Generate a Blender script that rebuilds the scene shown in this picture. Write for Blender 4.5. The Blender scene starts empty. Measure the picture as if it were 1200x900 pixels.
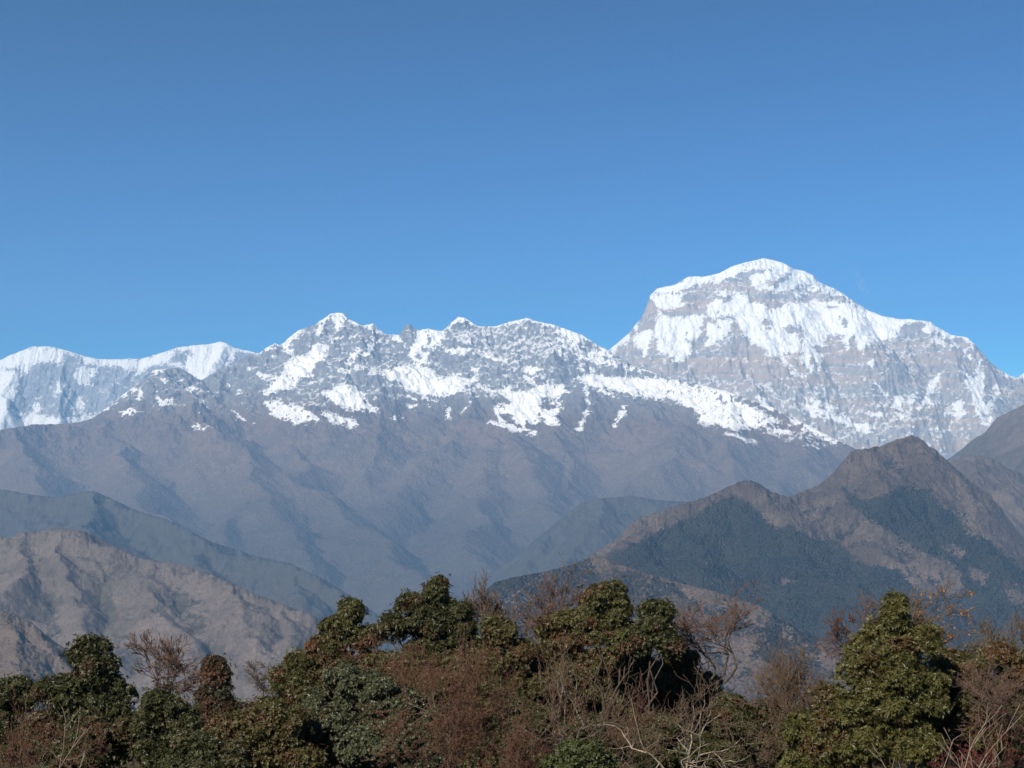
import bpy, math, random
import numpy as np

# ------------------------------------------------------------------ camera, sky, sun, exposure
S = bpy.context.scene
COL = S.collection
F = 1648.0            # focal length in photo pixels (photo 1200 wide)
HY = 564.0            # row of the true horizon in the photo
cam_d = bpy.data.cameras.new("camera")
cam = bpy.data.objects.new("camera", cam_d)
COL.objects.link(cam)
cam.location = (0, 0, 0)
cam.rotation_euler = (math.radians(90), 0, 0)
cam_d.sensor_width = 36.0
cam_d.lens = 36.0 * F / 1200.0
cam_d.shift_y = (HY - 450.0) / 1200.0
cam_d.clip_start = 0.5
cam_d.clip_end = 120000.0
S.camera = cam

SKY_TINT = (0.085, 0.176, 0.176)          # very clear, dry high-altitude air
SUN_ELEV, SUN_AZ = 38.0, 214.0        # azimuth clockwise from +Y (the viewing direction): behind the camera, to its left
W = bpy.data.worlds.new("World")
S.world = W
W.use_nodes = True
wn = W.node_tree
sky = wn.nodes.new("ShaderNodeTexSky")
sky.sky_type = 'NISHITA'
sky.sun_disc = False
sky.sun_elevation = math.radians(SUN_ELEV)
sky.sun_rotation = math.radians(SUN_AZ)
sky.altitude = 3200.0
sky.air_density = 1.0
sky.dust_density = 0.3
sky.ozone_density = 1.6
wn.nodes["Background"].inputs["Strength"].default_value = 0.057
tint = wn.nodes.new("ShaderNodeMix")
tint.data_type = 'RGBA'
tint.blend_type = 'MULTIPLY'
tint.inputs[0].default_value = 1.0
tint.inputs[7].default_value = (*SKY_TINT, 1)
gam = wn.nodes.new("ShaderNodeGamma")
gam.inputs["Gamma"].default_value = 2.0
wn.links.new(sky.outputs[0], gam.inputs["Color"])
wn.links.new(gam.outputs[0], tint.inputs[6])
wn.links.new(tint.outputs[2], wn.nodes["Background"].inputs["Color"])

sun_d = bpy.data.lights.new("sun", 'SUN')
sun_d.energy = 5.0
sun_d.angle = math.radians(0.53)
sun_d.color = (1.0, 0.93, 0.81)
sun = bpy.data.objects.new("sun", sun_d)
COL.objects.link(sun)
sun.rotation_euler = (math.radians(90 - SUN_ELEV), 0, math.radians(180 - SUN_AZ))

S.view_settings.view_transform = 'Standard'
S.view_settings.look = 'None'
S.view_settings.exposure = 0.93
S.view_settings.gamma = 1.0
S.cycles.volume_bounces = 0
S.cycles.max_bounces = 6
S.cycles.diffuse_bounces = 3
S.cycles.transmission_bounces = 3
S.cycles.transparent_max_bounces = 8

HAZE_DENSITY = 3.2e-5
HAZE_COLOR = (0.25, 0.55, 1.0)

# ------------------------------------------------------------------ helpers
def tag(o, label=None, cat=None, group=None, kind=None):
    if label: o["label"] = label
    if cat: o["category"] = cat
    if group: o["group"] = group
    if kind: o["kind"] = kind
    return o

def np_mesh(name, verts, faces, smooth=False):
    """faces: (n,3) or (n,4) int array"""
    me = bpy.data.meshes.new(name)
    nv, nf, k = len(verts), len(faces), faces.shape[1]
    me.vertices.add(nv)
    me.vertices.foreach_set("co", np.ascontiguousarray(verts, dtype=np.float32).ravel())
    me.loops.add(nf * k)
    me.loops.foreach_set("vertex_index", np.ascontiguousarray(faces, dtype=np.int32).ravel())
    me.polygons.add(nf)
    me.polygons.foreach_set("loop_start", np.arange(0, nf * k, k, dtype=np.int32))
    me.polygons.foreach_set("use_smooth", np.full(nf, smooth, dtype=bool))
    me.update(calc_edges=True)
    return me

def link(name, me, mat=None, parent=None):
    o = bpy.data.objects.new(name, me)
    COL.objects.link(o)
    if mat is not None: me.materials.append(mat)
    if parent is not None: o.parent = parent
    return o

_rs = np.random.RandomState(7)
_ang = _rs.rand(4096) * 2 * np.pi
_GX, _GY = np.cos(_ang), np.sin(_ang)

def gnoise(x, y, seed=0):
    xi = np.floor(x).astype(np.int64); yi = np.floor(y).astype(np.int64)
    fx = x - xi; fy = y - yi
    u = fx * fx * fx * (fx * (fx * 6 - 15) + 10); v = fy * fy * fy * (fy * (fy * 6 - 15) + 10)
    def g(ix, iy, dx, dy):
        h = (ix * 73856093) ^ (iy * 19349663) ^ (seed * 83492791)
        h = (h ^ (h >> 13)) * 1274126177
        h = (h ^ (h >> 16)) & 4095
        return _GX[h] * dx + _GY[h] * dy
    a = g(xi, yi, fx, fy); b = g(xi + 1, yi, fx - 1, fy)
    c = g(xi, yi + 1, fx, fy - 1); d = g(xi + 1, yi + 1, fx - 1, fy - 1)
    return (a + (b - a) * u + (c - a) * v + (a - b - c + d) * u * v) * 1.5

def fbm(x, y, oct=4, seed=0, gain=0.5):
    s = 0; a = 1.0
    for i in range(oct):
        s = s + a * gnoise(x, y, seed + i * 17); x = x * 2.03 + 5.1; y = y * 2.03 + 1.7; a *= gain
    return s

def ridged(x, y, oct=4, seed=0, gain=0.5):
    s = 0; a = 1.0
    for i in range(oct):
        s = s + a * (0.5 - np.abs(gnoise(x, y, seed + i * 17))); x = x * 2.03 + 5.1; y = y * 2.03 + 1.7; a *= gain
    return s

# ------------------------------------------------------------------ node helpers
class NT:
    def __init__(self, name):
        self.m = bpy.data.materials.new(name); self.m.use_nodes = True
        self.t = self.m.node_tree
        self.b = self.t.nodes["Principled BSDF"]
    def n(self, typ, **kw):
        nd = self.t.nodes.new(typ)
        for k, v in kw.items():
            if k.startswith("i_"): nd.inputs[k[2:].replace("_", " ")].default_value = v
            else: setattr(nd, k, v)
        return nd
    def l(self, a, b): self.t.links.new(a, b)
    def put(self, sock, v):
        if hasattr(v, "is_output") or hasattr(v, "links"): self.l(v, sock)
        else: sock.default_value = v
    def math(self, op, a, b=None, c=None, clamp=False):
        nd = self.n("ShaderNodeMath", operation=op, use_clamp=clamp)
        self.put(nd.inputs[0], a)
        if b is not None: self.put(nd.inputs[1], b)
        if c is not None: self.put(nd.inputs[2], c)
        return nd.outputs[0]
    def attr(self, name):
        return self.n("ShaderNodeAttribute", attribute_name=name).outputs["Fac"]
    def coords(self, scale=(1, 1, 1), rot=(0, 0, 0)):
        tc = self.n("ShaderNodeTexCoord"); mp = self.n("ShaderNodeMapping")
        mp.inputs["Scale"].default_value = scale; mp.inputs["Rotation"].default_value = rot
        self.l(tc.outputs["Object"], mp.inputs["Vector"]); return mp.outputs[0]
    def noise(self, vec, scale=1.0, detail=4.0, rough=0.55, dist=0.0):
        nd = self.n("ShaderNodeTexNoise"); self.l(vec, nd.inputs["Vector"])
        nd.inputs["Scale"].default_value = scale; nd.inputs["Detail"].default_value = detail
        nd.inputs["Roughness"].default_value = rough; nd.inputs["Distortion"].default_value = dist
        return nd.outputs["Fac"]
    def ramp(self, v, a, b, lo=0.0, hi=1.0, smooth=True):
        nd = self.n("ShaderNodeMapRange")
        if smooth: nd.interpolation_type = 'SMOOTHSTEP'
        self.put(nd.inputs["Value"], v); self.put(nd.inputs["From Min"], a); self.put(nd.inputs["From Max"], b)
        self.put(nd.inputs["To Min"], lo); self.put(nd.inputs["To Max"], hi)
        return nd.outputs[0]
    def mix(self, f, a, b):
        nd = self.n("ShaderNodeMix", data_type='RGBA')
        self.put(nd.inputs[0], f)
        for sck, v in ((nd.inputs[6], a), (nd.inputs[7], b)):
            if isinstance(v, tuple): sck.default_value = (*v, 1)
            else: self.l(v, sck)
        return nd.outputs[2]
    def finish(self, col, rough=0.9, bump=None, bump_dist=1.0, bump_strength=1.0, spec=0.2):
        if isinstance(col, tuple): self.b.inputs["Base Color"].default_value = (*col, 1)
        else: self.l(col, self.b.inputs["Base Color"])
        self.put(self.b.inputs["Roughness"], rough)
        self.b.inputs["Specular IOR Level"].default_value = spec
        if bump is not None:
            bn = self.n("ShaderNodeBump"); bn.inputs["Strength"].default_value = bump_strength
            bn.inputs["Distance"].default_value = bump_dist
            self.l(bump, bn.inputs["Height"]); self.l(bn.outputs[0], self.b.inputs["Normal"])
        return self.m

# ------------------------------------------------------------------ cover maps traced on the ground surface (snow fields, forests)
def sd_poly(pts, gx, gy):
    p = np.array(pts, dtype=float); q = np.roll(p, -1, axis=0)
    d = np.full(gx.shape, 1e9); inside = np.zeros(gx.shape, bool)
    for (x0, y0), (x1, y1) in zip(p, q):
        ex, ey = x1 - x0, y1 - y0
        t = np.clip(((gx - x0) * ex + (gy - y0) * ey) / (ex * ex + ey * ey + 1e-9), 0, 1)
        d = np.minimum(d, np.hypot(gx - x0 - t * ex, gy - y0 - t * ey))
        cr = ((y0 > gy) != (y1 > gy)) & (gx < (x1 - x0) * (gy - y0) / (y1 - y0 + 1e-12) + x0)
        inside ^= cr
    return np.where(inside, d, -d)

class Cover:
    """signed-distance map (in 1/1648 rad units) over directions seen from the viewpoint"""
    X0, Y0, NX, NY = -300, 240, 1800, 620
    def __init__(self): self.a = np.full((self.NY, self.NX), -10.0)
    def add(self, org, pts, kind='W', cap=10.0, bias=0.0, scale=1 / 6.0):
        P = [(org[0] + x * scale, org[1] + y * scale) for x, y in pts]
        xs = [p[0] for p in P]; ys = [p[1] for p in P]; m = 12
        i0 = max(0, int(min(xs) - self.X0 - m)); i1 = min(self.NX, int(max(xs) - self.X0 + m) + 1)
        j0 = max(0, int(min(ys) - self.Y0 - m)); j1 = min(self.NY, int(max(ys) - self.Y0 + m) + 1)
        if i1 <= i0 or j1 <= j0: return
        gx, gy = np.meshgrid(np.arange(i0, i1) + self.X0, np.arange(j0, j1) + self.Y0)
        sd = sd_poly(P, gx, gy) + bias
        if kind == 'W': self.a[j0:j1, i0:i1] = np.maximum(self.a[j0:j1, i0:i1], np.minimum(sd, cap))
        else: self.a[j0:j1, i0:i1] = np.minimum(self.a[j0:j1, i0:i1], -np.minimum(sd, cap))
    def sample(self, px, py):
        x = np.clip(px - self.X0, 0, self.NX - 1.001); y = np.clip(py - self.Y0, 0, self.NY - 1.001)
        i = x.astype(int); j = y.astype(int); fx = x - i; fy = y - j; a = self.a
        return ((a[j, i] * (1 - fx) + a[j, i + 1] * fx) * (1 - fy) + (a[j + 1, i] * (1 - fx) + a[j + 1, i + 1] * fx) * fy)

# ------------------------------------------------------------------ mountain ranges as height fields grown from ridge lines
def P3(x, y, D):
    return np.array([(x - 600.0) / F * D, D, (HY - y) / F * D])

def resample(poly, step):
    out = [poly[0]]
    for a, b in zip(poly[:-1], poly[1:]):
        n = max(1, int(np.hypot(b[0] - a[0], b[1] - a[1]) / step))
        for i in range(1, n + 1): out.append(a + (b - a) * i / n)
    return out

def auto_spurs(poly, rng, spacing, length, descend, side, levels, out, jitter=0.35, rev=0.35):
    """side ridges branching off a ridge line, recursively"""
    pts = resample(poly, spacing * 0.5)
    acc = 0.0; nxt = spacing * rng.uniform(0.3, 0.8); sgn = 1
    for a, b in zip(pts[:-1], pts[1:]):
        L = np.hypot(b[0] - a[0], b[1] - a[1]); acc += L
        if acc < nxt or L < 1e-6: continue
        nxt = acc + spacing * rng.uniform(0.55, 1.45)
        t = (b - a)[:2] / L
        dz = (b[2] - a[2]) / L
        fwd = t if dz < 0 else -t
        for s in (1, -1):
            if rng.random() < 0.18: continue
            nrm = np.array([-t[1], t[0]]) * s
            k = rng.uniform(0.2, 0.9) * min(1.0, abs(dz) * 2.2 + 0.15)
            d = nrm + fwd * k; d /= np.hypot(*d)
            ln = length * rng.uniform(0.55, 1.3); st = ln / 5
            p = b.copy(); p[2] -= side * 0.02 * ln; line = [p.copy()]
            ds = descend * rng.uniform(0.85, 1.15)
            for i in range(5):
                an = rng.gauss(0, jitter * 0.6); ca, sa = math.cos(an), math.sin(an)
                d = np.array([d[0] * ca - d[1] * sa, d[0] * sa + d[1] * ca])
                p = p + np.array([d[0] * st, d[1] * st, -st * ds * rng.uniform(0.75, 1.25)])
                line.append(p.copy())
            out.append((line, levels))
            if levels > 1:
                auto_spurs(line, rng, spacing * 0.45, length * 0.42, descend * 1.12, side * 1.1, levels - 1, out, jitter)

def cone_field(X, Y, lines, zfloor):
    """max over all ridge lines of ridge height minus slope times distance"""
    Z = np.full(X.shape, zfloor, float)
    ny, nx = X.shape
    ycol = Y[:, 0]; ratio0 = X[0, :] / Y[0, 0]
    for line, slope in lines:
        for p, q in zip(line[:-1], line[1:]):
            R = (max(p[2], q[2]) - zfloor) / slope
            if R <= 0: continue
            j0 = np.searchsorted(ycol, min(p[1], q[1]) - R); j1 = np.searchsorted(ycol, max(p[1], q[1]) + R)
            if j1 <= j0: continue
            xa, xb = min(p[0], q[0]) - R, max(p[0], q[0]) + R
            yy = (ycol[j0], ycol[min(j1, ny - 1)])
            ra = min(xa / yy[0], xa / yy[1]); rb = max(xb / yy[0], xb / yy[1])
            i0 = np.searchsorted(ratio0, ra); i1 = np.searchsorted(ratio0, rb)
            if i1 <= i0: continue
            xs = X[j0:j1, i0:i1]; ys = Y[j0:j1, i0:i1]
            ex, ey, ez = q - p; l2 = ex * ex + ey * ey + 1e-9
            t = np.clip(((xs - p[0]) * ex + (ys - p[1]) * ey) / l2, 0, 1)
            d = np.hypot(xs - p[0] - t * ex, ys - p[1] - t * ey)
            np.maximum(Z[j0:j1, i0:i1], p[2] + t * ez - slope * d, out=Z[j0:j1, i0:i1])
    return Z

def upsample(Zc, kx, ky, nx, ny):
    cy, cx = Zc.shape
    y = np.linspace(0, cy - 1.0001, ny); x = np.linspace(0, cx - 1.0001, nx)
    j = y.astype(int); i = x.astype(int); fy = (y - j)[:, None]; fx = (x - i)[None, :]
    A = Zc[np.ix_(j, i)]; B = Zc[np.ix_(j, i + 1)]; C = Zc[np.ix_(j + 1, i)]; D = Zc[np.ix_(j + 1, i + 1)]
    return (A * (1 - fx) + B * fx) * (1 - fy) + (C * (1 - fx) + D * fx) * fy

def box_blur(Z, ry, rx):
    for ax, k in ((0, ry), (1, rx)):
        pad = [(k + 1, k) if a == ax else (0, 0) for a in (0, 1)]
        c = np.cumsum(np.pad(Z, pad, mode='edge'), axis=ax)
        n = 2 * k + 1
        Z = (c[n:] - c[:-n]) / n if ax == 0 else (c[:, n:] - c[:, :-n]) / n
    return Z

def build_range(name, crest, spurs, urange, du, drange, dd, mat, seed, slope=0.8, zfloor=-1800., auto=(1500, 1800, 0.6, 3),
                warp=(140, 900), rough=(60, 420), fine=(14, 90), calm=None, flute=None, rib=None, covers={}, gully=None, crest_jag=1.0, blend=70.0, label=None, cat="mountain"):
    rng = random.Random(seed)
    k = 3
    nx = int((urange[1] - urange[0]) / du) // k * k + 1; ny = int((drange[1] - drange[0]) / dd) // k * k + 1
    u = np.linspace(urange[0], urange[1], nx); dep = np.linspace(drange[0], drange[1], ny)
    uc = np.linspace(urange[0], urange[1], (nx - 1) // k + 1); dc = np.linspace(drange[0], drange[1], (ny - 1) // k + 1)
    Yc = np.repeat(dc[:, None], len(uc), 1); Xc = (uc[None, :] - 600) / F * Yc
    cr = [P3(*c) for c in crest]
    lines = [(cr, slope)]
    out = []
    auto_spurs(cr, rng, auto[0], auto[1], auto[2], slope, auto[3], out)
    for sp in spurs:
        ln = [P3(*c) for c in sp]
        # small sideways jitter so that spurs are not straight
        fin = resample(ln, 500.0)
        for q in fin[1:-1]:
            q[0] += rng.gauss(0, 45); q[1] += rng.gauss(0, 45); q[2] += rng.gauss(0, 25)
        lines.append((fin, slope * 1.0))
        auto_spurs(fin, rng, auto[0] * 0.5, auto[1] * 0.6, auto[2] * 1.05, slope, max(1, auto[3] - 1), out)
    for ln, lev in out: lines.append((ln, slope * (1.0 + 0.14 * (auto[3] - lev))))
    wa, wl = warp
    Xw = Xc + wa * fbm(Xc / wl, Yc / wl, 3, seed + 1); Yw = Yc + wa * fbm(Xc / wl, Yc / wl, 3, seed + 2)
    # evaluate on the warped coordinates by shifting the result (gather)
    Z0 = cone_field(Xc, Yc, lines, zfloor)
    gi = np.clip((Xw / Yw * F + 600 - urange[0]) / (uc[1] - uc[0]), 0, len(uc) - 1.001); gj = np.clip((Yw - drange[0]) / (dc[1] - dc[0]), 0, len(dc) - 1.001)
    i = gi.astype(int); j = gj.astype(int); fx = gi - i; fy = gj - j
    Zc = (Z0[j, i] * (1 - fx) + Z0[j, i + 1] * fx) * (1 - fy) + (Z0[j + 1, i] * (1 - fx) + Z0[j + 1, i + 1] * fx) * fy
    Z = upsample(Zc, k, k, nx, ny)
    Y = np.repeat(dep[:, None], nx, 1); X = (u[None, :] - 600) / F * Y
    amp = 1.0 if calm is None else np.interp(Z, [calm[0], calm[1]], [calm[2], 1.0])
    if flute: Z += flute[0] * ridged(X / flute[1] + 0.35 * fbm(X / 600, Y / 600, 2, seed + 31), Y / (flute[1] * 22), 2, seed + 32)
    XR, YR = X, Y
    if rib:          # ribs and couloirs run slantwise down the face
        ca, sa = math.cos(rib[0]), math.sin(rib[0]); XR = X * ca + Y * sa; YR = (Y * ca - X * sa) / rib[1]
    Z += amp * rough[0] * (ridged(XR / rough[1], YR / rough[1], 4, seed + 5) - 0.45)
    Z += amp * fine[0] * fbm(X / fine[1], Y / fine[1], 3, seed + 9, 0.6)
    if calm:
        Zs = box_blur(box_blur(Z, int(240 / dd), int(240 / (du * dep.mean() / F))), int(240 / dd), int(240 / (du * dep.mean() / F)))
        t = np.interp(Z, [calm[0] - 300, calm[1] - 300], [0.5, 0.0])
        Z = Z * (1 - t) + Zs * t
    # bring the crest to its surveyed height
    cx = np.array([c[0] for c in crest], float); cyy = np.array([c[1] for c in crest], float)
    o = np.argsort(cx)
    target = np.interp(u, cx[o], cyy[o])
    target = target + crest_jag * (fbm(u / 7.0, u * 0 + seed, 3, seed + 3) * 0.9)
    for it in range(4):
        py = HY - F * Z / Y
        sky_y = py.min(axis=0)
        delta = sky_y - target          # >0: crest too low
        kw = max(3, int(36 / du)); ker = np.hanning(2 * kw + 1); ker /= ker.sum()
        low = np.convolve(np.pad(delta, kw, mode='edge'), ker, mode='valid')
        below = np.clip(py - sky_y[None, :], 0, None)
        Z += low[None, :] * Y / F * np.exp(-below / blend) + (delta - low)[None, :] * Y / F * np.exp(-below / 9.0)
    py = HY - F * Z / Y; px = np.repeat(u[None, :], ny, 0)
    V = np.stack([X, Y, Z], -1).reshape(-1, 3)
    idx = np.arange(nx * ny).reshape(ny, nx)
    faces = np.stack([idx[:-1, :-1], idx[:-1, 1:], idx[1:, 1:], idx[1:, :-1]], -1).reshape(-1, 4)
    me = np_mesh(name, V, faces, True)
    for an, cv in covers.items():
        val = cv.sample(px.ravel(), py.ravel())
        if an == "forest" and gully:      # trees and scrub keep to the damp gullies
            gb = max(2, int(gully[0] / dd)); gc = max(2, int(gully[0] / (du * dep.mean() / F)))
            B = box_blur(Z, gb, gc)
            val = np.maximum(val, np.clip(((B - Z) / gully[1]).ravel() * 5.0 - gully[2], -10, gully[3]))
        a = me.attributes.new(an, 'FLOAT', 'POINT')
        a.data.foreach_set("value", val.astype(np.float32))
    ob = link(name, me, mat)
    tag(ob, label, cat, None, "structure")
    return ob

def mountain_material(name, rock_a, rock_b, low_a, low_b, z_low, z_blend, forest_col=(0.033, 0.036, 0.027), z_forest=None,
                      snow_noise=5.0, streak=3.0, px_m=16.0, dust=True, strata=0.0, forest_noise=6.0, bump=0.8, cliffs=0.65, scrub=0.0, strata_col=(0.48, 0.365, 0.265), nz0=0.74, nzk=16.0, fine_bump=0.45, rills=0.0, canopy_h=0.0):
    m = NT(name)
    base = m.coords()
    big = m.noise(base, 1 / (px_m * 60), 5, 0.6)
    mid = m.noise(base, 1 / (px_m * 9), 6, 0.65)
    fine = m.noise(base, 1 / (px_m * 2.2), 3, 0.6)
    vert = m.noise(m.coords((1 / (px_m * 3.0), 1 / (px_m * 3.0), 1 / (px_m * 22.0)), (0, 0, 0)), 1.0, 5, 0.6)
    z = m.n("ShaderNodeSeparateXYZ"); tc = m.n("ShaderNodeTexCoord"); m.l(tc.outputs["Object"], z.inputs[0])
    zz = z.outputs["Z"]
    rock = m.mix(m.ramp(mid, 0.35, 0.65), rock_a, rock_b)
    rock = m.mix(m.ramp(vert, 0.40, 0.70, 0.0, cliffs), rock, tuple(c * 0.55 for c in rock_a))
    if strata:
        st = m.noise(m.coords((1 / 4000., 1 / 4000., 1 / 150.), (0.05, 0.12, 0)), 1.0, 6, 0.7)
        rock = m.mix(m.ramp(st, 0.42, 0.62, 0, strata), rock, strata_col)
    low = m.mix(m.ramp(big, 0.36, 0.64), low_a, low_b)
    low = m.mix(m.ramp(fine, 0.4, 0.75, 0, 0.45), low, tuple(c * 0.55 for c in low_a))
    zn = m.math('MULTIPLY_ADD', m.math('SUBTRACT', mid, 0.5), z_blend * 1.4, zz)
    low = m.mix(m.ramp(mid, 0.42, 0.60, 0, 0.4), low, tuple(c * 0.62 for c in low_b))
    if rills > 0: low = m.mix(m.ramp(vert, 0.52, 0.72, 0, rills), low, (0.27, 0.22, 0.185))
    col = m.mix(m.ramp(zn, z_low - z_blend, z_low + z_blend), low, rock)
    fo = m.math('ADD', m.attr("forest"), m.math('MULTIPLY', m.math('SUBTRACT', mid, 0.5), forest_noise))
    fo = m.math('ADD', fo, m.math('MULTIPLY', m.math('SUBTRACT', fine, 0.5), forest_noise * 0.8))
    ff = m.ramp(fo, -0.6, 0.6)
    if z_forest is not None:
        zf = m.math('MULTIPLY_ADD', m.math('SUBTRACT', big, 0.5), 1500.0, zz)
        zf = m.math('MULTIPLY_ADD', m.math('SUBTRACT', mid, 0.5), 700.0, zf)
        ff = m.math('MAXIMUM', ff, m.ramp(zf, z_forest + 600, z_forest - 600, 0, 0.7))
    fcol = m.mix(m.ramp(fine, 0.35, 0.7), tuple(c * 0.6 for c in forest_col), tuple(c * 1.5 for c in forest_col))
    fcol = m.mix(m.ramp(big, 0.40, 0.62, 0, 0.55), fcol, tuple(c * k for c, k in zip(forest_col, (1.75, 1.55, 1.25))))
    col = m.mix(ff, col, fcol)
    cvo = m.n("ShaderNodeTexVoronoi"); m.l(base, cvo.inputs["Vector"]); cvo.inputs["Scale"].default_value = 1 / (px_m * 3.0)
    canopy = m.math('MULTIPLY', ff, m.math('SUBTRACT', 0.6, cvo.outputs["Distance"]))
    if scrub > 0:
        vo = m.n("ShaderNodeTexVoronoi"); m.l(base, vo.inputs["Vector"]); vo.inputs["Scale"].default_value = 1 / (px_m * 3.0)
        dots = m.ramp(m.math('ADD', vo.outputs["Distance"], m.math('MULTIPLY', m.math('SUBTRACT', mid, 0.45), 1.6)), 0.42, 0.22, 0, scrub)
        col = m.mix(dots, col, tuple(c * 1.1 for c in forest_col))
    # snow
    sv = m.math('ADD', m.attr("snow"), m.math('MULTIPLY', m.math('SUBTRACT', mid, 0.5), snow_noise * 1.3))
    sv = m.math('ADD', sv, m.math('MULTIPLY', m.math('SUBTRACT', vert, 0.5), streak * 2))
    sv = m.math('ADD', sv, m.math('MULTIPLY', m.math('SUBTRACT', fine, 0.5), snow_noise * 1.8))
    nz = m.n("ShaderNodeSeparateXYZ"); m.l(m.n("ShaderNodeNewGeometry").outputs["Normal"], nz.inputs[0])
    steep = m.math('SUBTRACT', nz.outputs["Z"], nz0)
    sv = m.math('MULTIPLY_ADD', steep, nzk, sv)
    f4 = m.noise(base, 1 / (px_m * 4.0), 4, 0.65)
    sv = m.math('ADD', sv, m.math('MULTIPLY', m.math('SUBTRACT', f4, 0.5), snow_noise * 1.8))
    v2 = m.noise(m.coords((1 / (px_m * 1.3), 1 / (px_m * 1.3), 1 / (px_m * 9.0))), 1.0, 3, 0.6)
    sv = m.math('ADD', sv, m.math('MULTIPLY', m.math('SUBTRACT', v2, 0.5), streak * 1.3))
    sf = m.ramp(sv, -0.8, 0.8)
    dn = m.noise(m.coords((1 / (px_m * 5), 1 / (px_m * 5), 1 / (px_m * 9)), (0, 0, 0.4)), 1.0, 6, 0.7)
    da = m.attr("dust")                       # -10..10
    dthr = m.ramp(da, -4.0, 10.0, 0.85, 0.40, smooth=False)
    df = m.ramp(m.math('MULTIPLY_ADD', steep, 0.5, m.math('SUBTRACT', dn, dthr)), -0.06, 0.10, 0, 0.8)
    sf = m.math('MAXIMUM', sf, df)
    col = m.mix(sf, col, (0.93, 0.91, 0.88))
    bh = m.math('ADD', m.math('MULTIPLY', mid, 1.0), m.math('ADD', m.math('MULTIPLY', fine, fine_bump), m.math('MULTIPLY', vert, 0.9 * cliffs)))
    bh = m.math('MULTIPLY_ADD', canopy, canopy_h, bh)
    rough = 0.9
    return m.finish(col, rough, bh, px_m * 5.0, bump, 0.1)

# ================================================================== cover maps
snowA, snowB, snowC = Cover(), Cover(), Cover()
dustA, dustB, dustC = Cover(), Cover(), Cover()
forF, forB, none = Cover(), Cover(), Cover()
Z6, Z7, Z8 = (700, 290), (860, 290), (1000, 360)
for p in (
    [(92,715),(210,610),(240,640),(160,680),(110,735)], [(240,540),(295,520),(270,575)],
    [(365,340),(420,285),(540,262),(600,250),(640,200),(760,198),(860,175),(950,125),(1180,70),(1210,70),(1210,85),(1130,110),(1080,140),(1000,180),(930,210),(850,240),(760,250),(690,262),(620,285),(560,310),(440,318)],
    [(370,345),(470,325),(590,330),(605,410),(560,420),(410,420)],
    [(440,455),(490,480),(540,495),(590,475),(600,500),(650,475),(740,475),(730,560),(705,660),(640,650),(620,600),(640,680),(665,690),(655,750),(610,800),(550,795),(500,740),(480,720),(430,700),(415,640),(400,540)],
    [(230,650),(300,590),(380,560),(385,600),(360,700),(330,765),(310,720),(270,700),(270,660)],
    [(420,650),(460,660),(490,740),(450,750),(425,700)],
    [(800,385),(880,372),(960,385),(980,330),(930,310),(1000,320),(1080,400),(1130,390),(1210,480),(1210,700),(1130,660),(1060,620),(1000,540),(960,480),(880,470),(840,440),(850,505),(770,495),(775,430)],
    [(840,505),(960,525),(930,590),(880,640),(790,690),(765,685),(780,600),(770,520),(860,560)],
    [(830,310),(900,300),(930,340),(870,330)], [(1090,190),(1210,180),(1210,290),(1110,290),(1075,240)]):
    snowA.add(Z6, p)
for p in (
    [(0,125),(215,70),(340,100),(420,150),(490,160),(560,190),(595,240),(640,265),(560,280),(420,290),(300,320),(230,310),(150,285),(110,210),(130,160),(70,160),(0,205)],
    [(640,265),(700,290),(770,325),(830,375),(760,345),(690,335),(610,290),(540,320),(450,350),(420,320),(560,285)],
    [(0,310),(60,330),(120,385),(190,390),(240,450),(330,420),(380,390),(520,385),(640,380),(740,395),(820,390),(870,410),(950,450),(1060,490),(1180,505),(1200,505),(1200,535),(1090,540),(1140,570),(1090,650),(1040,655),(1010,640),(960,690),(930,640),(910,740),(870,690),(840,620),(810,640),(800,730),(780,650),(640,640),(620,690),(560,680),(540,760),(520,820),(480,800),(470,720),(400,740),(330,760),(440,860),(330,775),(230,760),(210,680),(150,690),(90,620),(30,550),(0,470)],
    [(560,740),(620,750),(615,840),(590,820)], [(510,820),(600,860),(590,885),(530,850)], [(940,800),(990,800),(970,840)], [(400,870),(500,880),(480,900),(420,900)]):
    snowA.add(Z7, p)
for p in (
    [(110,190),(140,150),(270,150),(290,165),(180,175)], [(220,245),(330,200),(400,180),(410,195),(350,240),(300,275),(245,270)],
    [(430,262),(560,258),(560,275),(430,278)], [(340,565),(400,545),(440,570),(465,540),(500,570),(490,630),(460,625),(430,590),(380,600)],
    [(630,640),(680,605),(760,610),(805,600),(800,630),(740,660),(650,670)], [(180,510),(240,490),(270,570),(230,570)],
    [(740,500),(790,510),(800,570),(770,540)], [(660,412),(735,412),(730,433),(675,433)], [(858,480),(885,490),(875,590),(850,640)], [(468,640),(484,640),(494,780),(475,740)],
    [(40,250),(130,300),(230,290),(300,330),(450,355),(560,330),(620,295),(700,335),(820,375),(860,400),(740,390),(560,380),(400,385),(330,410),(240,440),(200,380),(120,370),(50,310)]):
    snowA.add(Z7, p, 'R')
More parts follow.
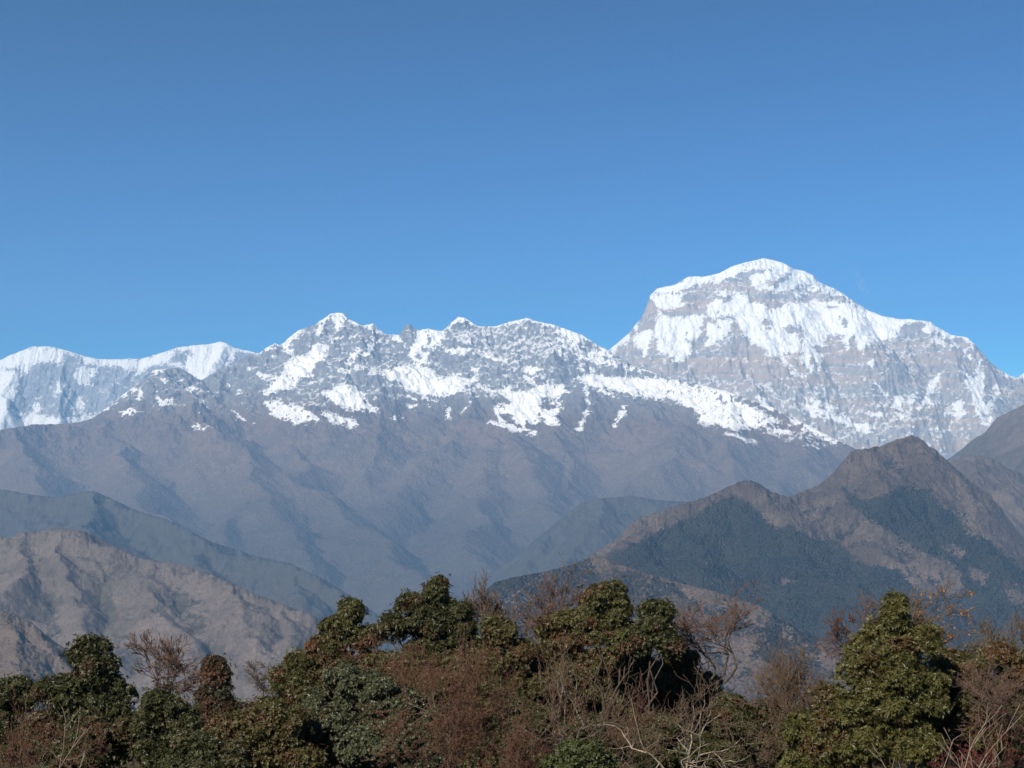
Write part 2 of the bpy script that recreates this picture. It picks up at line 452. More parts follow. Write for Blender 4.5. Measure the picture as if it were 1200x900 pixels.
for p in (
    [(0,0),(100,20),(240,70),(340,82),(400,82),(540,98),(580,135),(690,195),(800,208),(860,265),(830,265),(780,225),(650,220),(590,180),(560,170),(520,190),(480,160),(500,115),(420,100),(350,120),(300,210),(260,230),(200,235),(150,220),(110,260),(60,310),(30,270),(0,200)],
    [(555,235),(580,170),(635,270),(600,250)], [(690,260),(730,245),(755,280),(690,275)], [(780,310),(825,360),(790,345)],
    [(870,400),(895,370),(900,450),(930,510),(910,560),(905,650),(935,690),(1000,570),(1030,570),(960,730),(940,750),(870,750),(850,680),(840,600),(790,520),(810,485),(870,490)],
    [(960,570),(1030,520),(1020,560),(970,600)], [(745,430),(805,475),(780,475)], [(695,680),(770,660),(765,710),(730,725)], [(600,740),(690,735),(640,775)],
    [(690,745),(815,740),(740,765)], [(150,530),(190,560),(245,620),(200,595)], [(300,630),(345,640),(330,730),(280,700)], [(310,740),(370,770),(340,790)],
    [(460,725),(520,620),(540,540),(620,460),(560,570),(520,660)], [(400,640),(425,630),(400,720)], [(110,390),(150,370),(140,420)], [(180,470),(220,490),(200,510)],
    [(900,770),(970,780),(960,830),(910,820)], [(520,660),(590,680),(560,700)], [(90,730),(190,740),(200,770),(120,760)], [(0,820),(70,815),(150,850),(80,870),(0,850)],
    [(410,810),(432,800),(420,840)], [(500,840),(590,855),(520,867)], [(1060,450),(1100,470),(1150,495),(1100,490)], [(1150,490),(1200,455),(1300,400),(1300,520),(1200,510)]):
    snowA.add(Z8, p)
dustA.add((0, 0), [(760,345),(900,305),(1000,355),(1100,385),(1140,405),(1195,450),(1150,520),(1050,540),(900,500),(780,440),(720,420)], scale=1.0, cap=3.0)
dustA.add((0, 0), [(830,440),(960,450),(1080,465),(1130,480),(1100,560),(900,560),(700,460)], scale=1.0, cap=4.2)
Z1, Z2, Z3, Z4, Z5, ZB1, ZB2 = (0, 380), (160, 380), (300, 350), (460, 360), (600, 360), (660, 420), (820, 420)
for p in (
    [(-200,330),(0,250),(60,215),(230,155),(370,160),(460,185),(560,225),(700,245),(840,245),(950,250),(1010,245),(1080,215),(1200,180),(1200,260),(1100,290),(1030,300),(900,330),(860,300),(700,295),(590,280),(580,240),(450,195),(440,280),(380,260),(310,270),(250,275),(190,340),(150,330),(140,310),(0,315),(-200,380)],
    [(-400,320),(0,320),(90,325),(150,340),(130,430),(100,490),(60,600),(100,590),(110,620),(230,620),(300,630),(360,650),(470,650),(620,640),(720,610),(700,700),(540,720),(300,730),(150,750),(0,775),(-400,800)],
    [(520,360),(560,280),(600,300),(690,310),(690,350),(640,370),(620,420),(560,430),(530,400)], [(380,500),(420,400),(440,430),(420,470)],
    [(490,560),(510,610),(500,640),(560,620),(590,560),(560,510),(530,540)], [(240,610),(220,570),(250,530),(280,560),(290,620)]):
    snowC.add(Z1, p)
for p in ([(80,620),(150,640),(210,610),(180,650),(120,670)], [(390,620),(440,600),(470,640),(420,660)]): snowC.add(Z1, p, 'R')
for p in (
    [(0,250),(130,220),(290,165),(390,145),(520,140),(590,118),(640,140),(700,170),(860,205),(840,225),(780,200),(700,185),(680,260),(630,240),(650,290),(560,330),(500,390),(460,420),(400,380),(340,310),(280,290),(230,290),(300,270),(345,280),(350,210),(400,230),(380,180),(280,180),(250,220),(120,270),(0,360)],):
    snowC.add(Z2, p)
dustC.add((0, 0), [(-300,380),(320,380),(320,470),(100,520),(-300,540)], scale=1.0, cap=3.5)
for p in ([(710,615),(860,490),(1000,320),(1040,310),(960,400),(860,510)], [(900,460),(960,450),(940,475)], [(975,520),(985,460),(1000,440),(1000,500)],
          [(1100,480),(1140,545),(1200,530),(1200,555),(1130,560)], [(1060,330),(1120,305),(1140,320),(1090,350)], [(850,620),(960,580),(960,600),(880,640)]): snowB.add(Z1, p, cap=2)
for p in ([(110,330),(160,305),(175,330),(130,345)], [(185,380),(205,380),(215,440),(200,430)], [(140,480),(180,555),(230,530),(240,545),(180,560),(150,520)],
          [(310,400),(350,430),(440,470),(400,470)], [(430,530),(490,570),(440,550)], [(380,570),(430,600),(400,595)], [(400,710),(510,740),(440,730)],
          [(690,620),(820,690),(700,640)], [(860,205),(905,180),(970,128),(1010,150),(985,150),(950,170)], [(920,300),(935,230),(960,200),(940,260)],
          [(640,430),(660,425),(655,440)], [(700,510),(720,470),(715,520)], [(760,290),(850,330),(950,380),(880,370),(800,330)]): snowB.add(Z2, p, cap=2)
for p in (
    [(180,320),(300,220),(330,230),(250,300),(240,350),(270,370),(245,400),(210,370)],
    [(430,180),(510,110),(570,94),(620,100),(650,140),(740,180),(700,185),(660,165),(630,150),(590,200),(550,260),(530,270),(560,190),(520,140),(470,170),(450,230),(440,300),(420,250)],
    [(250,420),(350,400),(390,370),(380,340),(440,320),(540,290),(545,310),(510,360),(480,420),(420,480),(390,550),(330,560),(250,620),(120,650),(70,680),(50,660),(110,610),(130,570),(120,550),(170,550),(190,500)],
    [(740,400),(770,370),(830,300),(870,300),(830,350),(800,400)], [(650,430),(670,390),(720,350),(730,380),(690,440)], [(550,275),(720,258),(720,272),(560,288)],
    [(580,485),(690,528),(680,538),(600,515)], [(560,430),(640,450),(740,480),(800,500),(830,520),(740,500),(640,465)],
    [(380,590),(420,600),(480,660),(540,640),(600,600),(680,620),(760,680),(780,730),(860,790),(840,800),(700,780),(620,770),(540,730),(470,680)],
    [(870,520),(930,490),(1010,480),(1060,500),(1110,480),(1140,440),(1090,420),(1070,390),(1100,360),(1140,310),(1130,230),(1210,215),(1210,680),(1130,650),(1060,620),(1000,570),(940,590)],
    [(960,280),(990,250),(1060,330),(1040,325)], [(780,180),(820,172),(880,230),(830,260),(790,210)], [(930,310),(1050,380),(1000,390),(960,340)]):
    snowB.add(Z3, p)
for p in ([(60,740),(130,710),(240,760),(340,770),(420,830),(460,860),(340,860),(280,880),(180,830),(100,800)], [(480,810),(640,830),(690,850),(560,870)], [(640,860),(700,870),(660,895)]):
    snowB.add(Z3, p, cap=1.2, bias=0.3)
for p in ([(190,535),(290,545),(220,565)], [(960,330),(1040,390),(1110,460),(1060,490),(960,460),(840,400),(830,350),(900,330)]): snowB.add(Z3, p, 'R')
for p in (
    [(100,330),(150,240),(180,180),(240,150),(350,170),(370,210),(330,260),(280,300),(250,270),(260,190),(230,230),(220,280),(150,350),(150,400),(250,440),(290,440),(310,490),(370,520),(460,470),(480,500),(560,490),(560,420),(620,430),(570,510),(590,510),(540,550),(420,610),(300,630),(200,610),(120,580),(30,530),(0,530),(0,430),(60,420),(150,430),(170,400)],
    [(370,160),(400,110),(460,60),(510,70),(600,130),(560,120),(480,100),(440,110),(400,150)], [(510,240),(550,240),(540,268)],
    [(720,135),(830,98),(940,70),(1000,88),(1120,116),(1200,150),(1200,200),(1120,140),(1000,115),(940,95),(840,115),(760,140)],
    [(300,310),(400,290),(540,290),(520,330),(420,330),(380,310)],
    [(590,530),(640,580),(700,600),(760,610),(820,640),(830,680),(780,690),(700,700),(720,740),(830,760),(900,820),(930,780),(1000,820),(990,760),(1060,680),(1020,620),(1080,600),(1210,590),(1210,540),(1120,520),(1020,540),(940,480),(920,490),(1000,560),(960,610),(900,600),(840,590),(810,560),(800,480),(780,440),(810,510),(790,580),(720,590),(640,560)],
    [(940,410),(1030,420),(1010,470),(1060,490),(990,490),(930,450)], [(820,440),(880,430),(860,455)], [(1070,760),(1150,800),(1160,820),(1080,800)], [(1110,670),(1180,660),(1150,690)],
    [(530,560),(600,570),(560,600)]):
    snowB.add(Z4, p)
for p in ([(690,700),(720,690),(770,800),(700,760)], [(60,680),(250,690),(120,705)], [(100,630),(250,640),(340,650),(150,655)], [(0,760),(70,770),(20,785)], [(490,730),(545,660),(530,695)], [(380,770),(396,700),(396,770)],
          [(640,330),(760,370),(860,380),(760,390),(660,350)], [(680,800),(900,850),(1000,880),(820,860)]): snowB.add(Z4, p, cap=1.0)
for p in ([(200,420),(240,395),(290,430),(240,440)], [(290,450),(400,430),(410,470),(370,515),(310,490)], [(160,340),(230,270),(250,300),(190,370)], [(60,465),(120,470),(110,487)]): snowB.add(Z4, p, 'R')
for p in (
    [(0,95),(110,72),(270,118),(500,193),(600,258),(690,308),(660,320),(560,250),(510,220),(480,260),(420,220),(300,140),(200,115),(110,90),(0,110)], [(310,140),(420,170),(500,210),(510,260),(430,240),(350,200)],
    [(300,290),(350,310),(330,360),(310,320)], [(250,240),(280,260),(260,268)], [(460,420),(540,450),(500,445)], [(530,400),(590,430),(570,445)],
    [(90,450),(200,420),(180,470),(240,500),(220,510),(140,480)],
    [(0,600),(60,590),(100,600),(160,560),(180,530),(320,540),(330,560),(390,590),(330,640),(240,620),(180,680),(250,720),(340,700),(350,720),(280,760),(330,820),(250,810),(200,760),(180,810),(120,740),(80,850),(0,780)],
    [(470,490),(530,480),(640,480),(760,480),(960,500),(1060,510),(1200,550),(1200,600),(1100,600),(1020,600),(940,590),(850,600),(790,590),(700,570),(620,560),(530,540),(490,520)], [(585,570),(650,590),(740,640),(650,612)]):
    snowB.add(Z5, p)
for p in ([(690,370),(740,410),(830,430),(1030,450),(900,455),(830,465),(740,425)], [(512,560),(538,600),(553,660),(523,770),(480,860),(468,860),(503,780),(532,680),(517,610)], [(790,690),(804,720),(745,800),(722,850),(733,790),(783,720)],
          [(340,220),(480,270),(600,300),(700,340),(680,400),(560,390),(440,340)]): snowB.add(Z5, p, cap=0.6)
for p in ([(110,120),(270,120),(400,120),(600,140),(750,150),(900,190),(1060,210),(1200,230),(1200,480),(1060,450),(940,390),(860,330),(760,280),(640,280),(560,260),(480,270),(380,220),(260,190),(160,180)],): snowB.add(ZB1, p, cap=2.0)
for p in ([(0,210),(60,130),(90,180),(180,220),(250,280),(380,360),(560,440),(440,470),(620,510),(560,530),(400,470),(300,500),(150,480),(0,440)],): snowB.add(ZB2, p, cap=2.0)
for p in ([(350,240),(480,300),(500,350),(600,410),(760,470),(960,590),(930,597),(800,515),(660,445),(520,385),(430,310)], [(690,320),(800,320),(880,370),(1000,400),(1110,470),(1200,500),(1200,530),(1100,500),(960,440),(800,360)],
          [(720,260),(800,300),(960,350),(930,365),(780,315)], [(770,370),(880,428),(800,402)], [(510,235),(600,280),(540,268)]): snowB.add(ZB2, p, cap=3); snowA.add(ZB2, p, cap=3)
for p in ([(640,90),(700,110),(780,110),(720,145)],): snowA.add(ZB2, p)
for p in ([(190,520),(300,560),(380,590),(280,560)], [(600,460),(740,505),(640,480)]): snowB.add(ZB2, p, cap=1)
dustB.add((0, 0), [(300,415),(395,365),(480,380),(540,370),(620,370),(720,410),(760,440),(880,460),(1010,520),(960,530),(860,500),(700,450),(640,470),(560,470),(480,470),(400,480),(320,480)], scale=1.0, cap=4.4)
dustB.add((0, 0), [(120,480),(185,432),(230,430),(300,412),(330,470),(300,490),(220,478),(160,486)], scale=1.0, cap=2.0)
dustB.add((0, 0), [(520,385),(560,380),(620,372),(700,405),(720,430),(680,425),(600,425),(540,420)], scale=1.0, cap=6.5)

# forests on the brown hill to the right (photo-traced stands)
FQ = (650, 480)
for p in ([(120,385),(200,340),(240,322),(320,285),(400,245),(460,222),(490,235),(530,265),(560,305),(600,295),(640,320),(690,335),(740,350),(770,385),(830,400),(880,410),(915,450),(960,480),(1020,470),(1080,480),(1200,500),(1200,760),(300,760),(100,640)],
          [(730,190),(760,215),(790,235),(850,215),(880,195),(960,205),(990,250),(1030,270),(1060,320),(1110,330),(1150,370),(1240,430),(1240,560),(1040,540),(1030,480),(1050,440),(1010,390),(930,360),(880,325),(800,280),(750,240)]):
    forF.add(FQ, p, scale=550 / 1200.0)
for p in ([(1010,345),(1060,372),(1040,380),(990,350)], [(1060,400),(1110,420),(1100,450),(1060,430)], [(1150,440),(1200,450),(1200,500),(1160,490)], [(370,385),(400,390),(380,395)], [(580,432),(615,438),(590,446)]):
    forF.add(FQ, p, 'R', cap=1.5, scale=550 / 1200.0)

# ================================================================== materials of the ranges
mat_A = mountain_material("high_peak_rock_and_snow", (0.30, 0.285, 0.285), (0.45, 0.40, 0.355), (0.22, 0.20, 0.19), (0.18, 0.16, 0.15), -400, 300, px_m=19.0, strata=0.85, snow_noise=4.5, streak=4.0, nz0=0.57, nzk=10.0, cliffs=0.4)
mat_B = mountain_material("alpine_rock_and_snow", (0.20, 0.195, 0.20), (0.31, 0.29, 0.28), (0.20, 0.133, 0.10), (0.14, 0.10, 0.079), 1350, 450, px_m=15.0, z_forest=-250, forest_col=(0.045, 0.040, 0.034), snow_noise=4.6, streak=5.5, nz0=0.69, nzk=15.0, rills=0.6)
mat_C = mountain_material("ice_wall", (0.30, 0.30, 0.31), (0.38, 0.375, 0.385), (0.3, 0.3, 0.3), (0.3, 0.3, 0.3), -2000, 300, px_m=20.0, snow_noise=5.0, streak=7.0, nz0=0.60, nzk=8.0)
mat_E = mountain_material("wooded_slope", (0.085, 0.073, 0.063), (0.075, 0.066, 0.056), (0.11, 0.09, 0.077), (0.075, 0.066, 0.058), 3000, 300, forest_col=(0.041, 0.040, 0.040), px_m=9.0, z_forest=100, bump=0.3, cliffs=0.1)
mat_G = mountain_material("brown_ridge", (0.115, 0.088, 0.074), (0.155, 0.12, 0.10), (0.13, 0.098, 0.08), (0.092, 0.073, 0.06), 600, 300, px_m=10.0, bump=0.6, cliffs=0.4)
mat_F = mountain_material("grass_hill_with_forest", (0.085, 0.062, 0.052), (0.14, 0.104, 0.085), (0.15, 0.112, 0.090), (0.085, 0.064, 0.052), 150, 150, forest_col=(0.030, 0.031, 0.030), px_m=5.5, forest_noise=24.0, bump=0.9, cliffs=0.4, scrub=0.8, fine_bump=0.9, canopy_h=1.3)
mat_H = mountain_material("dry_grass_hill", (0.14, 0.112, 0.098), (0.18, 0.147, 0.128), (0.146, 0.116, 0.099), (0.098, 0.080, 0.069), 500, 150, forest_col=(0.05, 0.046, 0.041), px_m=5.0, forest_noise=10.0, bump=0.4, cliffs=0.0, scrub=0.6, fine_bump=0.8)

# ================================================================== the ranges
cov = lambda s=none, f=none, d=none: {"snow": s, "forest": f, "dust": d}
crestA = [(540,470),(600,460),(650,445),(700,422),(715,409),(735,392),(748,377),(752,372),(757,360),(761,347),(770,338),(790,334),(807,324),(827,324),(843,320),(858,312),(875,307),(896,302.5),(917,307.5),(930,315),(942,317.5),(953,322.5),(959,330),(977,338),(988,344),(1000,352.5),(1018,364),(1037,371),(1057,374),(1067,374),(1090,377),(1097,382.5),(1115,392.5),(1133,395),(1142,403),(1150,412),(1160,424),(1173,434),(1183,440),(1192,442.5),(1200,437),(1230,425),(1280,440),(1350,460),(1470,480)]
def dA(x): return 32000 + 350 * math.sin(x * 0.021) - (900 if x > 1190 else 0) * -1.0
build_range("snow_mountain", [(x, y, dA(x)) for x, y in crestA],
    [[(824,324,32000),(823,365,31100),(822,405,30200),(812,438,29300)],
     [(858,340,31700),(853,380,30700),(862,420,29600),(878,450,28600)],
     [(1093,380,32000),(1105,405,31200),(1122,428,30500),(1140,460,29500),(1150,500,28600)],
     [(1010,365,32000),(1003,400,31000),(1000,440,30000),(990,480,28900)],
     [(950,335,31900),(945,385,30800),(925,425,29700),(930,465,28600)],
     [(1060,376,32000),(1062,410,31100),(1075,450,30000),(1065,500,28700)],
     [(762,350,31800),(765,390,30900),(775,430,29800)], [(1183,440,32000),(1180,470,30800),(1185,520,29200)]],
    (560, 1460), 1.0, (26500, 34500), 21.0, mat_A, 11, slope=1.05, zfloor=-200., auto=(900, 1500, 0.8, 3), warp=(130, 800), rough=(110, 460), fine=(24, 95), flute=(48, 190),
    covers=cov(snowA, none, dustA), crest_jag=0.5, blend=60, label="highest snow capped mountain with a broad rounded summit and grey rock face")

crestB = [(-280,540),(-150,520),(0,504),(17,501),(42,497),(67,497),(92,495),(108,490),(117,484),(133,472),(150,458),(167,447),(180,434),(203,431),(215,433),(235,446),(250,437),(263,430),(275,425),(293,416),(305,413),(310,409),(322,402),(328,405),(342,393),(350,387),(370,380),(385,369),(395,366),(403,367.5),(408,373),(417,377.5),(423,381),(428,381.5),(437,379),(445,387),(455,392),(468,392),(474,382.5),(480,378),(485,385),(492,387),(500,385),(518,388),(523,384),(537,371),(545,372.5),(560,382),(580,382.5),(598,377),(617,372.5),(627,376),(647,380),(667,387),(683,393),(700,404),(715,412),(740,427),(770,438),(800,446),(850,458),(900,475),(960,505),(1020,535),(1070,560),(1200,605),(1470,650)]
def dB(x):
    return float(np.interp(x, [-280, 0, 110, 180, 300, 395, 540, 620, 715, 800, 900, 1070, 1470], [21500, 22500, 23500, 24500, 25800, 26300, 26300, 26200, 25800, 24800, 23600, 21500, 18500]))
build_range("snowy_ridge", [(x, y, dB(x)) for x, y in crestB],
    [[(190,432,24500),(225,470,23400),(262,505,22200),(300,545,20800),(330,600,18800),(370,660,16800)],
     [(120,484,23400),(150,530,21600),(175,580,19600),(210,640,17400)],
     [(20,502,22600),(40,540,21000),(70,590,19000),(110,640,17000)],
     [(310,410,25700),(330,440,24900),(335,480,24000),(355,520,22600),(344,553,20900),(400,590,19300),(450,630,17700),(510,680,16000)],
     [(344,553,20900),(300,572,20100),(260,620,18300)],
     [(395,367,26300),(400,400,25500),(435,440,24600),(450,470,23800),(440,510,22600),(428,560,21300)],
     [(480,380,26200),(478,415,25400),(500,450,24600),(520,475,23900)],
     [(540,373,26200),(548,410,25400),(545,450,24500),(560,488,23400),(575,530,21700),(560,590,19400),(560,650,17300)],
     [(560,488,23400),(610,520,22000),(640,570,20200),(650,630,18000)],
     [(617,373,26200),(630,410,25300),(625,450,24500),(650,490,23400),(668,540,22000),(672,580,20600)],
     [(560,488,23400),(520,520,22400),(480,560,21000),(440,590,19800)],
     [(680,440,25300),(730,462,24100),(760,480,23300),(800,500,22300),(790,530,21300),(745,568,20000),(700,600,18600),(650,640,17000)],
     [(850,462,24000),(850,495,22700),(865,530,21400),(860,565,20200),(800,600,18700)],
     [(940,500,22700),(940,540,21300),(900,580,19800)], [(1020,535,21700),(1000,570,20300),(960,610,18500)]],
    (-270, 1460), 1.15, (14500, 28000), 25.0, mat_B, 23, slope=0.74, zfloor=-1700., auto=(1100, 1500, 0.55, 3), warp=(200, 1000), rough=(125, 330), fine=(30, 95), calm=(400, 1500, 0.35), rib=(0.55, 2.6),
    covers=cov(snowB, none, dustB), crest_jag=0.9, blend=45, label="rocky mountain ridge streaked with snow above long brown slopes")

crestC = [(-300,470),(-100,445),(0,422),(10,417),(25,411),(38,406),(60,406),(76,410),(95,416),(115,421),(140,421),(152,420),(163,421),(177,417),(197,411),(208,407),(225,405),(247,403),(258,400),(267,403),(275,408),(290,411),(303,414),(340,430),(400,450),(480,470)]
build_range("snow_wall", [(x, y, 34000.) for x, y in crestC],
    [[(76,410,34000),(75,440,33400),(72,480,32400),(70,510,31600)], [(262,400,34000),(250,430,33000),(230,460,32000)], [(20,415,34000),(10,460,32700),(0,500,31500)], [(180,418,34000),(160,450,33000),(130,490,31800)]],
    (-270, 480), 1.1, (30500, 36000), 24.0, mat_C, 31, slope=1.3, zfloor=-200., auto=(900, 900, 0.95, 2), warp=(60, 600), rough=(55, 420), fine=(12, 90), flute=(70, 180),
    covers=cov(snowC, none, dustC), crest_jag=0.5, blend=60, label="distant snow covered wall with a long level crest at the far left")

build_range("wooded_ridge", [(-290,585,14500),(-100,580,14500),(0,573,14500),(40,580,14400),(68,583,14300),(95,577,14300),(110,575,14300),(128,583,14100),(159,598,13800),(197,609,13400),(246,634,12900),(302,652,12500),(340,660,12200),(378,678,11900),(408,696,11600),(450,725,11200),(520,760,10800)],
    [[(110,575,14300),(105,610,13000),(100,660,11500)], [(246,634,12900),(240,670,11800),(250,720,10700)], [(330,657,12300),(350,700,11200)], [(-60,580,14500),(-50,630,12800)]],
    (-270, 560), 1.4, (9500, 16500), 22.0, mat_E, 41, slope=0.62, zfloor=-1500., auto=(900, 1000, 0.45, 3), warp=(90, 600), rough=(45, 300), fine=(10, 60),
    covers=cov(), crest_jag=0.6, blend=60, label="hazy blue wooded ridge descending to the valley at the left", cat="ridge")
build_range("wooded_spur", [(480,715,13500),(540,685,13800),(580,668,14000),(612,645,14300),(640,622,14600),(660,605,14800),(680,590,15000),(700,584,15100),(740,581,15200),(770,586,15200),(810,588,15300),(900,600,15500),(1050,620,15800)],
    [[(700,584,15100),(690,620,14000),(660,660,13000)], [(770,586,15200),(760,630,13900),(740,680,12600)], [(640,622,14600),(610,660,13500)]],
    (470, 1060), 1.4, (11500, 17500), 22.0, mat_E, 47, slope=0.62, zfloor=-1500., auto=(800, 1000, 0.45, 3), warp=(90, 600), rough=(45, 300), fine=(10, 60),
    covers=cov(), crest_jag=0.6, blend=60, label="hazy wooded spur in the valley behind the brown pointed hill", cat="ridge")
build_range("brown_ridge", [(1020,600,15500),(1080,560,15500),(1108,540,15500),(1125,528,15500),(1140,515,15500),(1154,507,15500),(1168,490,15500),(1180,484,15500),(1200,474,15500),(1250,455,15500),(1320,470,15500),(1470,520,15500)],
    [[(1154,507,15500),(1165,540,14500),(1180,580,13500)], [(1220,465,15500),(1210,510,14300),(1220,560,13200)]],
    (1010, 1460), 1.3, (12000, 17500), 20.0, mat_G, 53, slope=0.75, zfloor=-1000., auto=(800, 900, 0.55, 3), warp=(80, 500), rough=(50, 300), fine=(10, 60),
    covers=cov(), crest_jag=0.7, blend=50, label="reddish brown ridge rising out of the frame behind the pointed hill", cat="ridge")
build_range("brown_hill", [(1030,640,11500),(1080,580,11500),(1108,545,11500),(1117,540,11500),(1135,533,11500),(1150,534,11500),(1163,537,11500),(1180,548,11500),(1200,556,11500),(1260,570,11500),(1350,610,11500),(1470,650,11500)],
    [[(1140,533,11500),(1150,570,10800),(1175,620,10000)], [(1200,556,11500),(1215,600,10600),(1240,650,9800)]],
    (1020, 1460), 1.2, (8800, 13000), 15.0, mat_G, 59, slope=0.72, zfloor=-1000., auto=(600, 700, 0.5, 3), warp=(60, 400), rough=(40, 240), fine=(9, 50),
    covers=cov(), crest_jag=0.8, blend=50, label="low brown hill beside the pointed hill at the right", cat="hill")
crestF = [(330,960),(420,840),(480,755),(530,712),(600,690),(640,675),(680,657),(700,646),(712,638),(728,628),(734,618),(750,606),(774,600),(778,597),(808,588),(832,581),(844,574),(866,565),(876,562.6),(886,564),(902,575),(918,581),(928,582),(940,576),(960,568),(972,558),(990,538),(998,528),(1014,526),(1034,522),(1048,516),(1060,513),(1069,510),(1078,513),(1088,522),(1100,530),(1110,540),(1124,552),(1140,566),(1160,580),(1172,594),(1185,612),(1200,632),(1260,680),(1470,760)]
def dF(x): return float(np.interp(x, [330, 700, 880, 940, 1069, 1200, 1470], [7600, 8300, 8800, 9100, 9600, 9000, 8000]))
build_range("pointed_hill", [(x, y, dF(x)) for x, y in crestF],
    [[(880,563,8800),(905,600,8350),(950,640,7800),(1000,690,7200),(1040,740,6700)],
     [(945,577,9100),(985,610,8500),(1040,650,7900),(1095,690,7300),(1120,735,6800)],
     [(1069,511,9600),(1060,540,9200),(1020,565,8800),(1040,590,8400)],
     [(1069,511,9600),(1095,560,9000),(1125,610,8400),(1165,650,7800),(1200,690,7300)],
     [(800,590,8600),(810,630,8000),(840,680,7300)], [(740,615,8400),(750,650,7800),(790,700,7100)]],
    (340, 1460), 0.95, (6000, 10800), 14.0, mat_F, 61, slope=0.84, zfloor=-1100., auto=(400, 560, 0.52, 3), warp=(70, 380), rough=(88, 300), fine=(12, 42),
    covers=cov(none, forF, none), gully=(160, 30, 6.0, 0.6), crest_jag=1.6, blend=45, label="pointed brown hill with dark forest stands at the right", cat="hill")
forI = Cover()
for p in ([(400,660),(690,652),(700,672),(712,700),(650,760),(400,800)], [(735,668),(790,684),(800,700),(750,700),(720,690)], [(905,720),(960,745),(960,790),(880,770)], [(820,715),(850,712),(900,740),(860,745)]): forI.add((0, 0), p, scale=1.0, cap=2.0)
build_range("bare_spur", [(330,960,5300),(420,880,5400),(480,800,5500),(530,735,5700),(560,700,5800),(580,682,5900),(608,675,6000),(637,670,6100),(665,663,6200),(690,654,6300),(710,652,6300),(730,662,6200),(766,674,6000),(794,682,5900),(840,694,5700),(892,710,5500),(904,718,5400),(960,748,5200),(1100,800,4800),(1300,860,4500)],
    [[(710,652,6300),(715,690,5800),(730,740,5200)], [(800,683,5900),(800,720,5400),(820,770,4900)], [(620,672,6100),(610,710,5600)], [(890,710,5500),(880,750,5000)]],
    (340, 1300), 1.2, (4200, 7200), 11.0, mat_F, 67, slope=0.6, zfloor=-1100., auto=(350, 400, 0.4, 3), warp=(35, 250), rough=(24, 130), fine=(6, 28),
    covers=cov(none, forI, none), gully=(90, 18, 4.0, 2.0), crest_jag=0.8, blend=40, label="bare pinkish brown spur dotted with bushes below the pointed hill", cat="hill")
forH = Cover()
build_range("grassy_hill", [(-290,660,8000),(-100,640,8000),(0,628,8000),(12,631,8000),(23,624,8000),(49,622,8000),(60,619,8000),(76,619,8000),(98,622,7900),(125,636,7800),(162,653,7650),(212,662,7500),(249,673,7400),(295,694,7200),(333,709,7000),(370,722,6850),(397,741,6700),(450,775,6400),(520,830,6200),(600,930,6000)],
    [[(76,619,8000),(85,660,7500),(100,700,7000),(110,760,6400)], [(23,624,8000),(0,670,7300),(-20,720,6700)], [(162,653,7650),(190,700,7000),(230,760,6300)], [(249,673,7400),(280,720,6700),(310,770,6200)], [(333,709,7000),(350,760,6300)]],
    (-270, 600), 1.05, (5200, 9200), 12.0, mat_H, 71, slope=0.55, zfloor=-1300., auto=(620, 750, 0.40, 3), warp=(90, 500), rough=(30, 260), fine=(5, 34),
    covers=cov(none, forH, none), gully=(260, 45, 3.0, 1.5), crest_jag=0.7, blend=45, label="bare brown grassy hill with eroded gullies at the left", cat="hill")
build_range("dark_foothill", [(-290,700,5200),(-60,705,5200),(0,715,5200),(20,721,5150),(38,730,5100),(60,749,5000),(90,770,4900),(140,810,4800),(200,870,4600),(330,1010,4600)],
    [[(0,715,5200),(10,760,4800),(30,810,4400)], [(-60,705,5200),(-50,770,4700)]],
    (-270, 330), 1.2, (3900, 6000), 10.0, mat_G, 73, slope=0.62, zfloor=-1300., auto=(350, 400, 0.42, 3), warp=(35, 240), rough=(26, 150), fine=(5, 28),
    covers=cov(), crest_jag=0.7, blend=40, label="darker foothill in front of the grassy hill at the left edge", cat="hill")

# ------------------------------------------------------------------ ground: one sheet from the viewpoint's hill down to the valleys
def ground_z(x, y):
    x = np.asarray(x, float); y = np.asarray(y, float)
    r = np.hypot(x * 0.45, np.maximum(y, -y * 0.6))
    z = np.interp(r, [0, 6, 20, 32, 48, 60, 75, 95, 140, 300, 900, 2500, 4500, 1e6], [-1.7, -1.8, -5.0, -8.5, -10.9, -12.0, -13.7, -18, -38, -140, -520, -1250, -1500, -1500])
    return z + np.minimum(1.0, r / 25) * (0.35 * fbm(x / 7, y / 7, 3, 5) + np.minimum(r / 80, 12) * 2.0 * fbm(x / 160, y / 160, 3, 6))
rad = np.concatenate([np.linspace(0.5, 80, 110), np.geomspace(81, 39500, 120)])
th = np.linspace(0, 2 * np.pi, 240, endpoint=False)
RR, TT = np.meshgrid(rad, th, indexing='ij')
gx = RR * np.sin(TT) * 1.0; gy = RR * np.cos(TT)
gx = np.clip(gx, -39000, 39000)
gv = np.stack([gx, gy, ground_z(gx, gy)], -1).reshape(-1, 3)
ii = np.arange(len(rad) * len(th)).reshape(len(rad), len(th)); jj = np.roll(ii, -1, axis=1)
gf = np.stack([ii[:-1], ii[1:], jj[1:], jj[:-1]], -1).reshape(-1, 4)
gm = NT("hill_soil_and_dry_grass")
g1 = gm.noise(gm.coords(), 0.6, 6, 0.65); g2 = gm.noise(gm.coords(), 9.0, 4, 0.6)
gc = gm.mix(gm.ramp(g1, 0.38, 0.62), (0.075, 0.055, 0.035), (0.05, 0.055, 0.025))
gc = gm.mix(gm.ramp(g2, 0.4, 0.7, 0, 0.6), gc, (0.11, 0.08, 0.05))
ground = link("ground", np_mesh("ground", gv, gf, True), gm.finish(gc, 0.95, g2, 0.05, 0.7))
tag(ground, "brown hillside falling away under the trees", "ground", None, "structure")

